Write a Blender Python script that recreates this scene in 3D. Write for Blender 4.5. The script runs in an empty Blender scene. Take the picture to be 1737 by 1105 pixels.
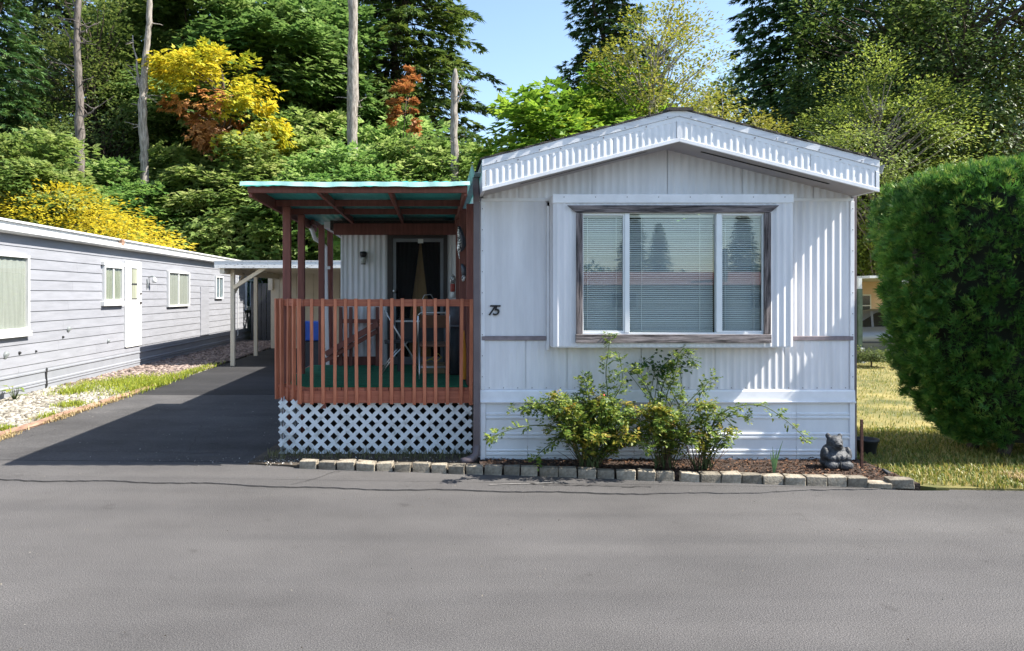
import bpy, bmesh, math, random
import numpy as np
from mathutils import Vector, Matrix, Euler

random.seed(7)
SC = bpy.context.scene
COL = SC.collection
R = math.radians

# ------------------------------------------------------------------ camera
EYE = 1.94          # camera height in metres
FPX = 1244.0        # focal length in pixels of a 1737 px wide frame
VX, VY = 735.0, 500.0   # vanishing point of the depth lines
cam_d = bpy.data.cameras.new('camera')
cam = bpy.data.objects.new('camera', cam_d)
COL.objects.link(cam)
cam.location = (0, 0, EYE)
cam.rotation_euler = (R(90), 0, 0)
cam_d.sensor_width = 36.0
cam_d.lens = FPX / 1737.0 * 36.0
cam_d.shift_x = (868.5 - VX) / 1737.0
cam_d.shift_y = -(552.5 - VY) / 1737.0
cam_d.clip_start = 0.1
cam_d.clip_end = 1500
SC.camera = cam

# ------------------------------------------------------------------ light
SUN_TRAVEL = Vector((-1.0, 0.14, -1.12)).normalized()
SUN_ELEV = math.asin(-SUN_TRAVEL.z)
to_sun = -SUN_TRAVEL
SUN_AZ = math.atan2(to_sun.x, to_sun.y)      # clockwise from +Y
world = bpy.data.worlds.new('World')
SC.world = world
world.use_nodes = True
wn, wl = world.node_tree.nodes, world.node_tree.links
for n in list(wn):
    wn.remove(n)
w_out = wn.new('ShaderNodeOutputWorld')
w_bg = wn.new('ShaderNodeBackground')
w_sky = wn.new('ShaderNodeTexSky')
w_sky.sky_type = 'NISHITA'
w_sky.sun_disc = False
w_sky.sun_elevation = SUN_ELEV
w_sky.sun_rotation = SUN_AZ
w_sky.air_density = 1.0
w_sky.dust_density = 0.5
w_sky.ozone_density = 1.0
w_bg.inputs['Strength'].default_value = 0.112
wl.new(w_sky.outputs[0], w_bg.inputs['Color'])
wl.new(w_bg.outputs[0], w_out.inputs['Surface'])

sun_d = bpy.data.lights.new('sun', 'SUN')
sun = bpy.data.objects.new('sun', sun_d)
COL.objects.link(sun)
sun_d.energy = 5.0
sun_d.angle = R(0.55)
sun_d.color = (1.0, 0.95, 0.86)
sun.rotation_euler = SUN_TRAVEL.to_track_quat('-Z', 'Y').to_euler()
sun.location = (20, -5, 30)

SC.view_settings.view_transform = 'Standard'
SC.view_settings.look = 'None'
SC.view_settings.exposure = 1.42
SC.view_settings.gamma = 1.0
SC.view_settings.use_curve_mapping = False
SC.cycles.max_bounces = 8
SC.cycles.transparent_max_bounces = 12
SC.cycles.use_denoising = True
SC.cycles.caustics_reflective = False
SC.cycles.caustics_refractive = False

# ------------------------------------------------------------------ helpers
def PX(px, d):
    return (px - VX) * d / FPX
def PZ(py, d):
    return EYE + (VY - py) * d / FPX
def P(px, py, d):
    return Vector((PX(px, d), d, PZ(py, d)))

OFF = {}
def tag(o, label=None, cat=None, group=None, kind=None):
    if label: o['label'] = label
    if cat: o['category'] = cat
    if group: o['group'] = group
    if kind: o['kind'] = kind
    return o
def thing(name, label, cat, loc=(0, 0, 0), group=None):
    o = bpy.data.objects.new(name, None)
    o.empty_display_size = 0.1
    COL.objects.link(o)
    o.location = loc
    OFF[o] = Vector(loc)
    return tag(o, label, cat, group)
def place(name, mesh, parent=None, loc=None, rot=None, scale=None):
    o = bpy.data.objects.new(name, mesh)
    COL.objects.link(o)
    off = OFF.get(parent, Vector((0, 0, 0))) if parent else Vector((0, 0, 0))
    if parent:
        o.parent = parent
    if loc is not None:
        o.location = Vector(loc) - off
        OFF[o] = Vector(loc)
    else:
        o.location = (0, 0, 0)
        OFF[o] = off
    if rot is not None:
        o.rotation_euler = rot
    if scale is not None:
        o.scale = scale
    return o
def copy_tree(o, parent=None):
    c = o.copy()
    COL.objects.link(c)
    c.parent = parent
    for ch in o.children:
        copy_tree(ch, c)
    return c

class MB:
    """collects boxes, bars, tubes and sheets and links them as one mesh object"""
    def __init__(self):
        self.v = []; self.f = []
    def add(self, vs, fs):
        b = len(self.v)
        self.v += [tuple(p) for p in vs]
        self.f += [tuple(i + b for i in f) for f in fs]
        return self
    def box(self, x0, x1, y0, y1, z0, z1):
        vs = [(x0,y0,z0),(x1,y0,z0),(x1,y1,z0),(x0,y1,z0),(x0,y0,z1),(x1,y0,z1),(x1,y1,z1),(x0,y1,z1)]
        return self.add(vs, [(0,3,2,1),(4,5,6,7),(0,1,5,4),(1,2,6,5),(2,3,7,6),(3,0,4,7)])
    def beam(self, p, q, w, h, up=(0, 0, 1), q_w=None, q_h=None):
        p, q = Vector(p), Vector(q)
        a = (q - p).normalized()
        up = Vector(up)
        if abs(a.dot(up)) > 0.99:
            up = Vector((0, 1, 0))
        s = a.cross(up).normalized()
        u = s.cross(a).normalized()
        w2, h2 = (q_w or w), (q_h or h)
        vs = [p - s*w/2 - u*h/2, p + s*w/2 - u*h/2, p + s*w/2 + u*h/2, p - s*w/2 + u*h/2,
              q - s*w2/2 - u*h2/2, q + s*w2/2 - u*h2/2, q + s*w2/2 + u*h2/2, q - s*w2/2 + u*h2/2]
        return self.add(vs, [(0,1,2,3),(7,6,5,4),(4,5,1,0),(5,6,2,1),(6,7,3,2),(7,4,0,3)])
    def tube(self, pts, radii, n=8, cap=True):
        pts = [Vector(p) for p in pts]
        if not hasattr(radii, '__len__'):
            radii = [radii] * len(pts)
        vs, fs = [], []
        ref = None
        for i, p in enumerate(pts):
            if i == 0: t = pts[1] - pts[0]
            elif i == len(pts) - 1: t = pts[-1] - pts[-2]
            else: t = pts[i+1] - pts[i-1]
            t.normalize()
            if ref is None:
                ref = Vector((0, 0, 1)) if abs(t.z) < 0.9 else Vector((1, 0, 0))
            s = t.cross(ref)
            if s.length < 1e-5: s = t.cross(Vector((0.3, 1, 0.2)))
            s.normalize()
            u = s.cross(t).normalized()
            ref = u
            for k in range(n):
                a = 2 * math.pi * k / n
                vs.append(p + (s * math.cos(a) + u * math.sin(a)) * radii[i])
        for i in range(len(pts) - 1):
            for k in range(n):
                k2 = (k + 1) % n
                fs.append((i*n + k, (i+1)*n + k, (i+1)*n + k2, i*n + k2))
        if cap:
            fs.append(tuple(range(n)))
            fs.append(tuple(reversed(range((len(pts)-1)*n, len(pts)*n))))
        return self.add(vs, fs)
    def prism(self, poly, axis, a0, a1):
        """poly of 2-D points extruded along an axis: 'x' -> (y,z), 'y' -> (x,z), 'z' -> (x,y)"""
        def mk(p, a):
            return {'x': (a, p[0], p[1]), 'y': (p[0], a, p[1]), 'z': (p[0], p[1], a)}[axis]
        n = len(poly)
        vs = [mk(p, a0) for p in poly] + [mk(p, a1) for p in poly]
        fs = [tuple(range(n)), tuple(reversed(range(n, 2*n)))]
        fs += [(i, i + n, (i+1) % n + n, (i+1) % n) for i in range(n)]
        return self.add(vs, fs)
    def strip(self, rows):
        """rows: list of equal-length point rows, joined as a grid"""
        m = len(rows[0]); vs = [p for r in rows for p in r]; fs = []
        for i in range(len(rows) - 1):
            for k in range(m - 1):
                fs.append((i*m + k, i*m + k + 1, (i+1)*m + k + 1, (i+1)*m + k))
        return self.add(vs, fs)
    def lathe(self, prof, c, n=16):
        vs, fs = [], []
        for r, z in prof:
            for k in range(n):
                a = 2*math.pi*k/n
                vs.append((c[0] + r*math.cos(a), c[1] + r*math.sin(a), c[2] + z))
        for i in range(len(prof) - 1):
            for k in range(n):
                k2 = (k+1) % n
                fs.append((i*n + k, i*n + k2, (i+1)*n + k2, (i+1)*n + k))
        fs.append(tuple(reversed(range(n)))); fs.append(tuple(range((len(prof)-1)*n, len(prof)*n)))
        return self.add(vs, fs)
    def mesh(self, name, mat, smooth=False, fix=True, off=Vector((0, 0, 0))):
        me = bpy.data.meshes.new(name)
        me.from_pydata([(x - off.x, y - off.y, z - off.z) for x, y, z in self.v], [], self.f)
        if fix:
            bm = bmesh.new(); bm.from_mesh(me)
            bmesh.ops.recalc_face_normals(bm, faces=bm.faces)
            bm.to_mesh(me); bm.free()
        if smooth:
            me.polygons.foreach_set('use_smooth', [True] * len(me.polygons))
        if mat: me.materials.append(mat)
        return me
    def build(self, name, mat, parent=None, smooth=False, bevel=0, fix=True, seg=1):
        off = OFF.get(parent, Vector((0, 0, 0))) if parent else Vector((0, 0, 0))
        o = bpy.data.objects.new(name, self.mesh(name, mat, smooth, fix, off))
        COL.objects.link(o)
        if parent: o.parent = parent
        OFF[o] = off
        if bevel:
            m = o.modifiers.new('bevel', 'BEVEL'); m.width = bevel; m.segments = seg; m.limit_method = 'ANGLE'
            m.harden_normals = False
        return o

def bx(name, mat, parent, x0, x1, y0, y1, z0, z1, bevel=0.0):
    return MB().box(x0, x1, y0, y1, z0, z1).build(name, mat, parent, bevel=bevel)
def bm_(name, mat, parent, p, q, w, h, up=(0, 0, 1), bevel=0.0):
    return MB().beam(p, q, w, h, up).build(name, mat, parent, bevel=bevel)

# ------------------------------------------------------------------ materials
def _nodes(name):
    m = bpy.data.materials.new(name)
    m.use_nodes = True
    nt = m.node_tree
    return m, nt.nodes, nt.links, nt.nodes['Principled BSDF']
def mat(name, col, rough=0.6, var=0.15, scale=4.0, bump=0.0, bscale=60.0, metal=0.0, col2=None, stretch=(1, 1, 1),
        detail=5.0, spec=0.4, lo=0.35, hi=0.65, coord='Object', rnd=0.0):
    m, N, L, b = _nodes(name)
    tc = N.new('ShaderNodeTexCoord')
    mp = N.new('ShaderNodeMapping'); mp.inputs['Scale'].default_value = stretch
    L.new(tc.outputs[coord], mp.inputs['Vector'])
    nz = N.new('ShaderNodeTexNoise'); nz.inputs['Scale'].default_value = scale; nz.inputs['Detail'].default_value = detail
    nz.inputs['Roughness'].default_value = 0.62
    L.new(mp.outputs[0], nz.inputs['Vector'])
    rp = N.new('ShaderNodeValToRGB')
    c1 = [c * (1 - var) for c in col]; c2 = [min(1, c * (1 + var)) for c in col] if col2 is None else col2
    rp.color_ramp.elements[0].position = lo; rp.color_ramp.elements[1].position = hi
    rp.color_ramp.elements[0].color = (*c1, 1); rp.color_ramp.elements[1].color = (*c2, 1)
    L.new(nz.outputs['Fac'], rp.inputs['Fac'])
    out = rp.outputs['Color']
    if rnd:
        oi = N.new('ShaderNodeObjectInfo')
        mr = N.new('ShaderNodeMapRange')
        mr.inputs['To Min'].default_value = 1 - rnd; mr.inputs['To Max'].default_value = 1 + rnd
        L.new(oi.outputs['Random'], mr.inputs['Value'])
        hs = N.new('ShaderNodeHueSaturation')
        L.new(mr.outputs[0], hs.inputs['Value']); L.new(out, hs.inputs['Color'])
        out = hs.outputs[0]
    L.new(out, b.inputs['Base Color'])
    b.inputs['Roughness'].default_value = rough
    b.inputs['Metallic'].default_value = metal
    b.inputs['Specular IOR Level'].default_value = spec
    if bump:
        nb = N.new('ShaderNodeTexNoise'); nb.inputs['Scale'].default_value = bscale; nb.inputs['Detail'].default_value = 4
        L.new(mp.outputs[0], nb.inputs['Vector'])
        bp = N.new('ShaderNodeBump'); bp.inputs['Strength'].default_value = bump; bp.inputs['Distance'].default_value = 0.02
        L.new(nb.outputs['Fac'], bp.inputs['Height']); L.new(bp.outputs[0], b.inputs['Normal'])
    return m
def leaf_mat(name, cols, trans=0.35, rough=0.5, rnd=0.18, hue=0.02):
    """per-leaf colour from the face attribute 'rnd', light passing through the blade"""
    m, N, L, b = _nodes(name)
    at = N.new('ShaderNodeAttribute'); at.attribute_name = 'rnd'
    rp = N.new('ShaderNodeValToRGB')
    el = rp.color_ramp.elements
    while len(el) < len(cols): el.new(0.5)
    for i, c in enumerate(cols):
        el[i].position = i / max(1, len(cols) - 1); el[i].color = (*c, 1)
    L.new(at.outputs['Fac'], rp.inputs['Fac'])
    oi = N.new('ShaderNodeObjectInfo')
    hs = N.new('ShaderNodeHueSaturation')
    mr = N.new('ShaderNodeMapRange'); mr.inputs['To Min'].default_value = 1 - rnd; mr.inputs['To Max'].default_value = 1 + rnd
    mh = N.new('ShaderNodeMapRange'); mh.inputs['To Min'].default_value = 0.5 - hue; mh.inputs['To Max'].default_value = 0.5 + hue
    L.new(oi.outputs['Random'], mr.inputs['Value']); L.new(oi.outputs['Random'], mh.inputs['Value'])
    L.new(mr.outputs[0], hs.inputs['Value']); L.new(mh.outputs[0], hs.inputs['Hue'])
    L.new(rp.outputs[0], hs.inputs['Color'])
    L.new(hs.outputs[0], b.inputs['Base Color'])
    b.inputs['Roughness'].default_value = rough
    b.inputs['Specular IOR Level'].default_value = 0.35
    tr = N.new('ShaderNodeBsdfTranslucent')
    hb = N.new('ShaderNodeHueSaturation'); hb.inputs['Value'].default_value = 1.5; hb.inputs['Hue'].default_value = 0.485
    L.new(hs.outputs[0], hb.inputs['Color']); L.new(hb.outputs[0], tr.inputs['Color'])
    mx = N.new('ShaderNodeMixShader'); mx.inputs[0].default_value = trans
    L.new(b.outputs[0], mx.inputs[1]); L.new(tr.outputs[0], mx.inputs[2])
    L.new(mx.outputs[0], N['Material Output'].inputs['Surface'])
    return m
def glass_mat(name, tint=(0.86, 0.93, 0.93), refl=0.12):
    m, N, L, b = _nodes(name)
    N.remove(b)
    t = N.new('ShaderNodeBsdfTransparent'); t.inputs['Color'].default_value = (*tint, 1)
    g = N.new('ShaderNodeBsdfGlossy'); g.inputs['Roughness'].default_value = 0.015; g.inputs['Color'].default_value = (0.95, 1, 1, 1)
    lw = N.new('ShaderNodeLayerWeight'); lw.inputs['Blend'].default_value = 0.5
    pw = N.new('ShaderNodeMath'); pw.operation = 'POWER'; pw.inputs[1].default_value = 5.0
    L.new(lw.outputs['Facing'], pw.inputs[0])
    ad = N.new('ShaderNodeMath'); ad.operation = 'MULTIPLY_ADD'; ad.use_clamp = True; ad.inputs[1].default_value = 0.9; ad.inputs[2].default_value = 0.04 + refl
    L.new(pw.outputs[0], ad.inputs[0])
    mx = N.new('ShaderNodeMixShader')
    L.new(ad.outputs[0], mx.inputs[0]); L.new(t.outputs[0], mx.inputs[1]); L.new(g.outputs[0], mx.inputs[2])
    L.new(mx.outputs[0], N['Material Output'].inputs['Surface'])
    return m

M = {}
M['siding'] = mat('painted_metal_siding', (0.68, 0.67, 0.685), 0.45, 0.09, 5.0, 0.06, 14, stretch=(1, 1, 0.14))
M['trim'] = mat('white_trim_metal', (0.75, 0.75, 0.765), 0.42, 0.06, 5, 0.02, 30)
M['weathered_white'] = mat('weathered_white_board', (0.54, 0.54, 0.56), 0.6, 0.1, 3.0, 0.1, 30, col2=(0.74, 0.74, 0.76), stretch=(0.6, 1, 5), lo=0.3, hi=0.5)
M['skirt'] = mat('vinyl_skirting', (0.72, 0.735, 0.755), 0.45, 0.06, 2.5, 0.02, 20, stretch=(1, 1, 0.4))
M['soffit'] = mat('soffit_panel', (0.40, 0.37, 0.37), 0.65, 0.1, 2.0, 0.03, 20)
M['slot'] = mat('vent_slot_dark', (0.02, 0.02, 0.02), 0.9, 0.1)
M['belt'] = mat('brown_belt_strip', (0.22, 0.18, 0.19), 0.55, 0.2, 12, 0.1, 50)
M['dspout'] = mat('brown_grey_downspout', (0.13, 0.105, 0.11), 0.4, 0.1, 5)
M['gutter'] = mat('grey_gutter', (0.22, 0.24, 0.24), 0.4, 0.25, 3)
M['shingle'] = mat('dark_shingles', (0.055, 0.05, 0.045), 0.95, 0.4, 30, 0.5, 120)
M['weathered_wood'] = mat('weathered_grey_wood', (0.035, 0.03, 0.033), 0.85, 0.3, 9.0, 0.6, 60, col2=(0.28, 0.24, 0.235), stretch=(0.35, 1, 6), lo=0.38, hi=0.62, rnd=0.1)
M['weathered_wood_v'] = mat('weathered_grey_wood_upright', (0.04, 0.032, 0.035), 0.85, 0.3, 9.0, 0.6, 60, col2=(0.26, 0.22, 0.215), stretch=(6, 1, 0.35), lo=0.38, hi=0.62, rnd=0.1)
M['alu'] = mat('white_aluminium', (0.74, 0.76, 0.76), 0.35, 0.04, 4)
M['glass'] = glass_mat('window_glass', (0.97, 0.985, 0.985), refl=0.015)
M['glass_soft'] = glass_mat('far_window_glass', (0.95, 0.97, 0.97), refl=0.0)
def screen_mat(name):
    m, N, L, b = _nodes(name)
    b.inputs['Base Color'].default_value = (0.012, 0.012, 0.013, 1); b.inputs['Roughness'].default_value = 0.9
    t = N.new('ShaderNodeBsdfTransparent')
    mx = N.new('ShaderNodeMixShader'); mx.inputs[0].default_value = 0.25
    L.new(t.outputs[0], mx.inputs[1]); L.new(b.outputs[0], mx.inputs[2]); L.new(mx.outputs[0], N['Material Output'].inputs['Surface'])
    return m
M['screen'] = screen_mat('insect_screen')
M['blind'] = mat('blind_slat', (0.70, 0.73, 0.70), 0.5, 0.03, 4)
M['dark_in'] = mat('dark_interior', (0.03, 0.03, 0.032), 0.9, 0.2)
M['black'] = mat('black_paint', (0.012, 0.012, 0.014), 0.4, 0.2)
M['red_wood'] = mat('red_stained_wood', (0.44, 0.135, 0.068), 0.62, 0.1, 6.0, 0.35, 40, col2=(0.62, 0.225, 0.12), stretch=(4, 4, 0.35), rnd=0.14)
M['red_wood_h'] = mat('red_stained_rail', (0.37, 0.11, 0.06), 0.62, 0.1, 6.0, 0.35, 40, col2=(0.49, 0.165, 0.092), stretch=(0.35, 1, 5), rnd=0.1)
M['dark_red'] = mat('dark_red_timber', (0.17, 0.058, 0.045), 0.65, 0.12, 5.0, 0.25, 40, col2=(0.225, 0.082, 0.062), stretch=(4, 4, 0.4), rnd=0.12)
M['teal'] = mat('teal_roof_sheet', (0.05, 0.44, 0.42), 0.35, 0.12, 3.0, 0.05, 20)
M['teal_edge'] = mat('faded_teal_edge', (0.34, 0.60, 0.55), 0.45, 0.12, 4.0, 0.05, 20)
M['turf'] = mat('green_turf_carpet', (0.012, 0.155, 0.075), 0.95, 0.2, 6.0, 0.6, 250)
M['lattice'] = mat('white_lattice_paint', (0.36, 0.37, 0.34), 0.6, 0.16, 7.0, 0.25, 60, col2=(0.66, 0.69, 0.70), lo=0.28, hi=0.48, rnd=0.08)
M['door_brown'] = mat('brown_door_panel', (0.46, 0.29, 0.12), 0.5, 0.2, 3, stretch=(4, 1, 0.4))
M['door_dark'] = mat('dark_door_frame', (0.03, 0.024, 0.024), 0.5, 0.2, 4)
M['storm'] = mat('grey_storm_door_frame', (0.16, 0.17, 0.19), 0.4, 0.1, 4)
M['curtain_dark'] = mat('dark_curtain', (0.014, 0.012, 0.014), 0.9, 0.2, 8)
M['curtain'] = mat('pale_curtain', (0.30, 0.30, 0.26), 0.85, 0.12, 3, stretch=(8, 8, 0.4))
M['chrome'] = mat('steel_tube', (0.55, 0.56, 0.58), 0.28, 0.05, 5, metal=0.9)
M['brown_pad'] = mat('brown_vinyl', (0.14, 0.075, 0.05), 0.5, 0.15, 8)
M['dark_grey'] = mat('dark_grey_plastic', (0.035, 0.037, 0.042), 0.5, 0.2, 6)
M['white_plastic'] = mat('white_plastic', (0.66, 0.67, 0.65), 0.4, 0.06, 4)
M['blue_plastic'] = mat('blue_plastic', (0.02, 0.09, 0.42), 0.4, 0.15, 4)
M['cardboard'] = mat('cardboard', (0.26, 0.19, 0.11), 0.8, 0.1, 4)
M['orange'] = mat('orange_cloth', (0.62, 0.25, 0.025), 0.75, 0.15, 4)
M['orange_red'] = mat('orange_red_plastic', (0.70, 0.12, 0.03), 0.5, 0.1, 4)
M['gunmetal'] = mat('dark_gunmetal', (0.06, 0.065, 0.08), 0.3, 0.3, 14, 0.15, 60, metal=0.7)
M['silver_speck'] = mat('speckled_silver', (0.10, 0.10, 0.11), 0.3, 0.4, 45, 0.3, 90, metal=0.6, col2=(0.75, 0.75, 0.74), lo=0.45, hi=0.55)
M['red_paint'] = mat('brick_red_paint', (0.30, 0.05, 0.035), 0.5, 0.15, 6)
# ground
def asphalt(name, base, warm=1.0, patch=0.25):
    m, N, L, b = _nodes(name)
    tc = N.new('ShaderNodeTexCoord')
    fine = N.new('ShaderNodeTexNoise'); fine.inputs['Scale'].default_value = 110; fine.inputs['Detail'].default_value = 2
    big = N.new('ShaderNodeTexNoise'); big.inputs['Scale'].default_value = 0.55; big.inputs['Detail'].default_value = 7; big.inputs['Roughness'].default_value = 0.65
    vor = N.new('ShaderNodeTexVoronoi'); vor.inputs['Scale'].default_value = 140
    mp = N.new('ShaderNodeMapping'); mp.inputs['Scale'].default_value = (0.7, 0.9, 1)
    L.new(tc.outputs['Object'], fine.inputs['Vector']); L.new(tc.outputs['Object'], vor.inputs['Vector'])
    L.new(tc.outputs['Object'], mp.inputs['Vector']); L.new(mp.outputs[0], big.inputs['Vector'])
    r1 = N.new('ShaderNodeValToRGB')
    r1.color_ramp.elements[0].position = 0.33; r1.color_ramp.elements[1].position = 0.68
    r1.color_ramp.elements[0].color = (*[c * (1 - patch) for c in base], 1); r1.color_ramp.elements[1].color = (*[c * (1 + patch) for c in base], 1)
    L.new(big.outputs['Fac'], r1.inputs['Fac'])
    r2 = N.new('ShaderNodeValToRGB')
    e = r2.color_ramp.elements
    e[0].position = 0.34; e[0].color = (0.45, 0.45, 0.46, 1); e[1].position = 0.70; e[1].color = (1.50, 1.46, 1.42, 1)
    L.new(fine.outputs['Fac'], r2.inputs['Fac'])
    mx = N.new('ShaderNodeMix'); mx.data_type = 'RGBA'; mx.blend_type = 'MULTIPLY'; mx.inputs[0].default_value = 0.8
    L.new(r1.outputs[0], mx.inputs[6]); L.new(r2.outputs[0], mx.inputs[7])
    wear = N.new('ShaderNodeTexNoise'); wear.inputs['Scale'].default_value = 1.0; wear.inputs['Detail'].default_value = 6
    mw = N.new('ShaderNodeMapping'); mw.inputs['Scale'].default_value = (0.12, 2.2, 1); mw.inputs['Rotation'].default_value = (0, 0, 0.1)
    L.new(tc.outputs['Object'], mw.inputs['Vector']); L.new(mw.outputs[0], wear.inputs['Vector'])
    rw = N.new('ShaderNodeValToRGB'); rw.color_ramp.elements[0].position = 0.38; rw.color_ramp.elements[1].position = 0.62
    rw.color_ramp.elements[0].color = (0.91, 0.91, 0.915, 1); rw.color_ramp.elements[1].color = (1.05, 1.045, 1.04, 1)
    L.new(wear.outputs['Fac'], rw.inputs['Fac'])
    spot = N.new('ShaderNodeTexNoise'); spot.inputs['Scale'].default_value = 2.6; spot.inputs['Detail'].default_value = 8; spot.inputs['Roughness'].default_value = 0.7
    L.new(tc.outputs['Object'], spot.inputs['Vector'])
    rs = N.new('ShaderNodeValToRGB'); rs.color_ramp.elements[0].position = 0.27; rs.color_ramp.elements[1].position = 0.38
    rs.color_ramp.elements[0].color = (0.62, 0.61, 0.6, 1); rs.color_ramp.elements[1].color = (1, 1, 1, 1)
    L.new(spot.outputs['Fac'], rs.inputs['Fac'])
    m2 = N.new('ShaderNodeMix'); m2.data_type = 'RGBA'; m2.blend_type = 'MULTIPLY'; m2.inputs[0].default_value = 1.0
    m3 = N.new('ShaderNodeMix'); m3.data_type = 'RGBA'; m3.blend_type = 'MULTIPLY'; m3.inputs[0].default_value = 1.0
    L.new(mx.outputs[2], m2.inputs[6]); L.new(rw.outputs[0], m2.inputs[7]); L.new(m2.outputs[2], m3.inputs[6]); L.new(rs.outputs[0], m3.inputs[7])
    L.new(m3.outputs[2], b.inputs['Base Color'])
    b.inputs['Roughness'].default_value = 0.88; b.inputs['Specular IOR Level'].default_value = 0.25
    ad = N.new('ShaderNodeMath'); ad.operation = 'ADD'
    L.new(vor.outputs['Distance'], ad.inputs[0]); L.new(fine.outputs['Fac'], ad.inputs[1])
    bp = N.new('ShaderNodeBump'); bp.inputs['Strength'].default_value = 0.65; bp.inputs['Distance'].default_value = 0.006
    L.new(ad.outputs[0], bp.inputs['Height']); L.new(bp.outputs[0], b.inputs['Normal'])
    return m
M['road'] = asphalt('road_asphalt', (0.094, 0.0905, 0.0895), patch=0.2)
M['drive'] = asphalt('driveway_asphalt', (0.080, 0.078, 0.078), patch=0.42)
M['drive_dark'] = asphalt('dark_driveway_asphalt', (0.034, 0.034, 0.036), patch=0.3)  # darker asphalt tone for the far driveway
M['crack'] = mat('asphalt_crack', (0.03, 0.028, 0.027), 0.95, 0.3, 20)
M['scrape'] = mat('pale_asphalt_scrape', (0.19, 0.18, 0.17), 0.9, 0.3, 30)
M['earth'] = mat('bare_earth', (0.07, 0.055, 0.04), 0.95, 0.4, 3, 0.6, 30)
M['mulch'] = mat('dark_bark_mulch', (0.045, 0.028, 0.02), 0.95, 0.5, 25, 0.8, 60)
M['lawn'] = mat('dry_lawn', (0.11, 0.12, 0.028), 0.95, 0.3, 0.9, 0.5, 60, col2=(0.27, 0.22, 0.075))
M['far_ground'] = mat('woodland_ground', (0.04, 0.05, 0.02), 0.95, 0.35, 0.3)
M['gravel_bed'] = mat('gravel_bed', (0.28, 0.26, 0.23), 0.9, 0.4, 30, 0.6, 40)
M['pebble'] = mat('pebbles', (0.36, 0.33, 0.29), 0.8, 0.35, 9, col2=(0.62, 0.59, 0.54))
M['cobble'] = mat('brown_cobbles', (0.16, 0.12, 0.11), 0.8, 0.35, 7, col2=(0.36, 0.29, 0.25))
M['timber'] = mat('timber_edging', (0.23, 0.125, 0.085), 0.9, 0.25, 5, 0.5, 40, col2=(0.36, 0.24, 0.17), stretch=(3, 0.5, 3), rnd=0.15)
M['block'] = mat('concrete_block', (0.15, 0.12, 0.085), 0.92, 0.35, 10, 0.5, 55, col2=(0.42, 0.37, 0.29), lo=0.3, hi=0.7, rnd=0.38)
M['bear'] = mat('carved_charcoal_stone', (0.030, 0.033, 0.038), 0.6, 0.35, 22, 0.5, 45, col2=(0.075, 0.078, 0.085))
M['rust'] = mat('rusty_stake', (0.075, 0.032, 0.022), 0.85, 0.3, 20, 0.3, 60)
# neighbours
M['lap'] = mat('grey_lap_siding', (0.245, 0.25, 0.275), 0.6, 0.08, 3, 0.12, 40, stretch=(4, 0.5, 4), rnd=0.03)
M['lap_skirt'] = mat('grey_skirting', (0.235, 0.245, 0.27), 0.6, 0.06, 2)
M['white'] = mat('white_paint', (0.62, 0.62, 0.61), 0.5, 0.05, 3)
M['cream'] = mat('cream_paint', (0.66, 0.58, 0.44), 0.6, 0.06, 2)
M['cream_peel'] = mat('peeling_cream_paint', (0.16, 0.14, 0.12), 0.7, 0.3, 7, 0.2, 30, col2=(0.74, 0.72, 0.68), lo=0.34, hi=0.42, stretch=(1, 1, 4))
M['peach'] = mat('peach_wall', (0.58, 0.42, 0.30), 0.7, 0.06, 2)
M['green_post'] = mat('mossy_green_post', (0.055, 0.085, 0.055), 0.8, 0.3, 6)
M['red_roof'] = mat('red_brown_roof', (0.24, 0.10, 0.08), 0.8, 0.2, 4)
M['car_paint'] = mat('silver_grey_car_paint', (0.22, 0.22, 0.215), 0.3, 0.04, 3, metal=0.4)
M['tyre'] = mat('tyre_rubber', (0.02, 0.02, 0.02), 0.85, 0.2)
M['rim'] = mat('wheel_rim', (0.5, 0.5, 0.5), 0.3, 0.1, metal=0.8)
M['car_glass'] = mat('dark_car_glass', (0.012, 0.014, 0.016), 0.08, 0.1, spec=0.6)
# bark
M['bark'] = mat('brown_bark', (0.07, 0.052, 0.04), 0.95, 0.4, 6, 0.8, 20, stretch=(4, 4, 0.6))
M['bark_grey'] = mat('pale_dead_wood', (0.15, 0.125, 0.105), 0.95, 0.3, 5, 0.7, 18, col2=(0.40, 0.36, 0.32), stretch=(4, 4, 0.5))
M['bark_dark'] = mat('dark_dead_wood', (0.06, 0.05, 0.045), 0.95, 0.3, 5, 0.7, 18, col2=(0.20, 0.17, 0.15), stretch=(4, 4, 0.5))
M['twig'] = mat('brown_twig', (0.11, 0.065, 0.04), 0.9, 0.3, 10)
M['twig_green'] = mat('green_cane', (0.075, 0.10, 0.03), 0.7, 0.3, 10)
# ------------------------------------------------------------------ the setting
def sheet(name, pts, z, m, thick=0.0):
    mb = MB()
    vs = [(x, y, z) for x, y in pts]
    n = len(vs)
    if thick:
        low = [(x, y, z - thick) for x, y in pts]
        mb.add(vs + low, [tuple(range(n)), tuple(reversed(range(n, 2*n)))] + [(i, i + n, (i+1) % n + n, (i+1) % n) for i in range(n)])
    else:
        mb.add(vs, [tuple(range(n))])
    o = mb.build(name, m)
    bm = bmesh.new(); bm.from_mesh(o.data)
    bmesh.ops.triangulate(bm, faces=bm.faces)
    bm.normal_update()
    if not thick and bm.faces and sum(f.normal.z for f in bm.faces) < 0:
        bmesh.ops.reverse_faces(bm, faces=bm.faces)
    bm.to_mesh(o.data); bm.free()
    o['kind'] = 'structure'
    return o

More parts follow.
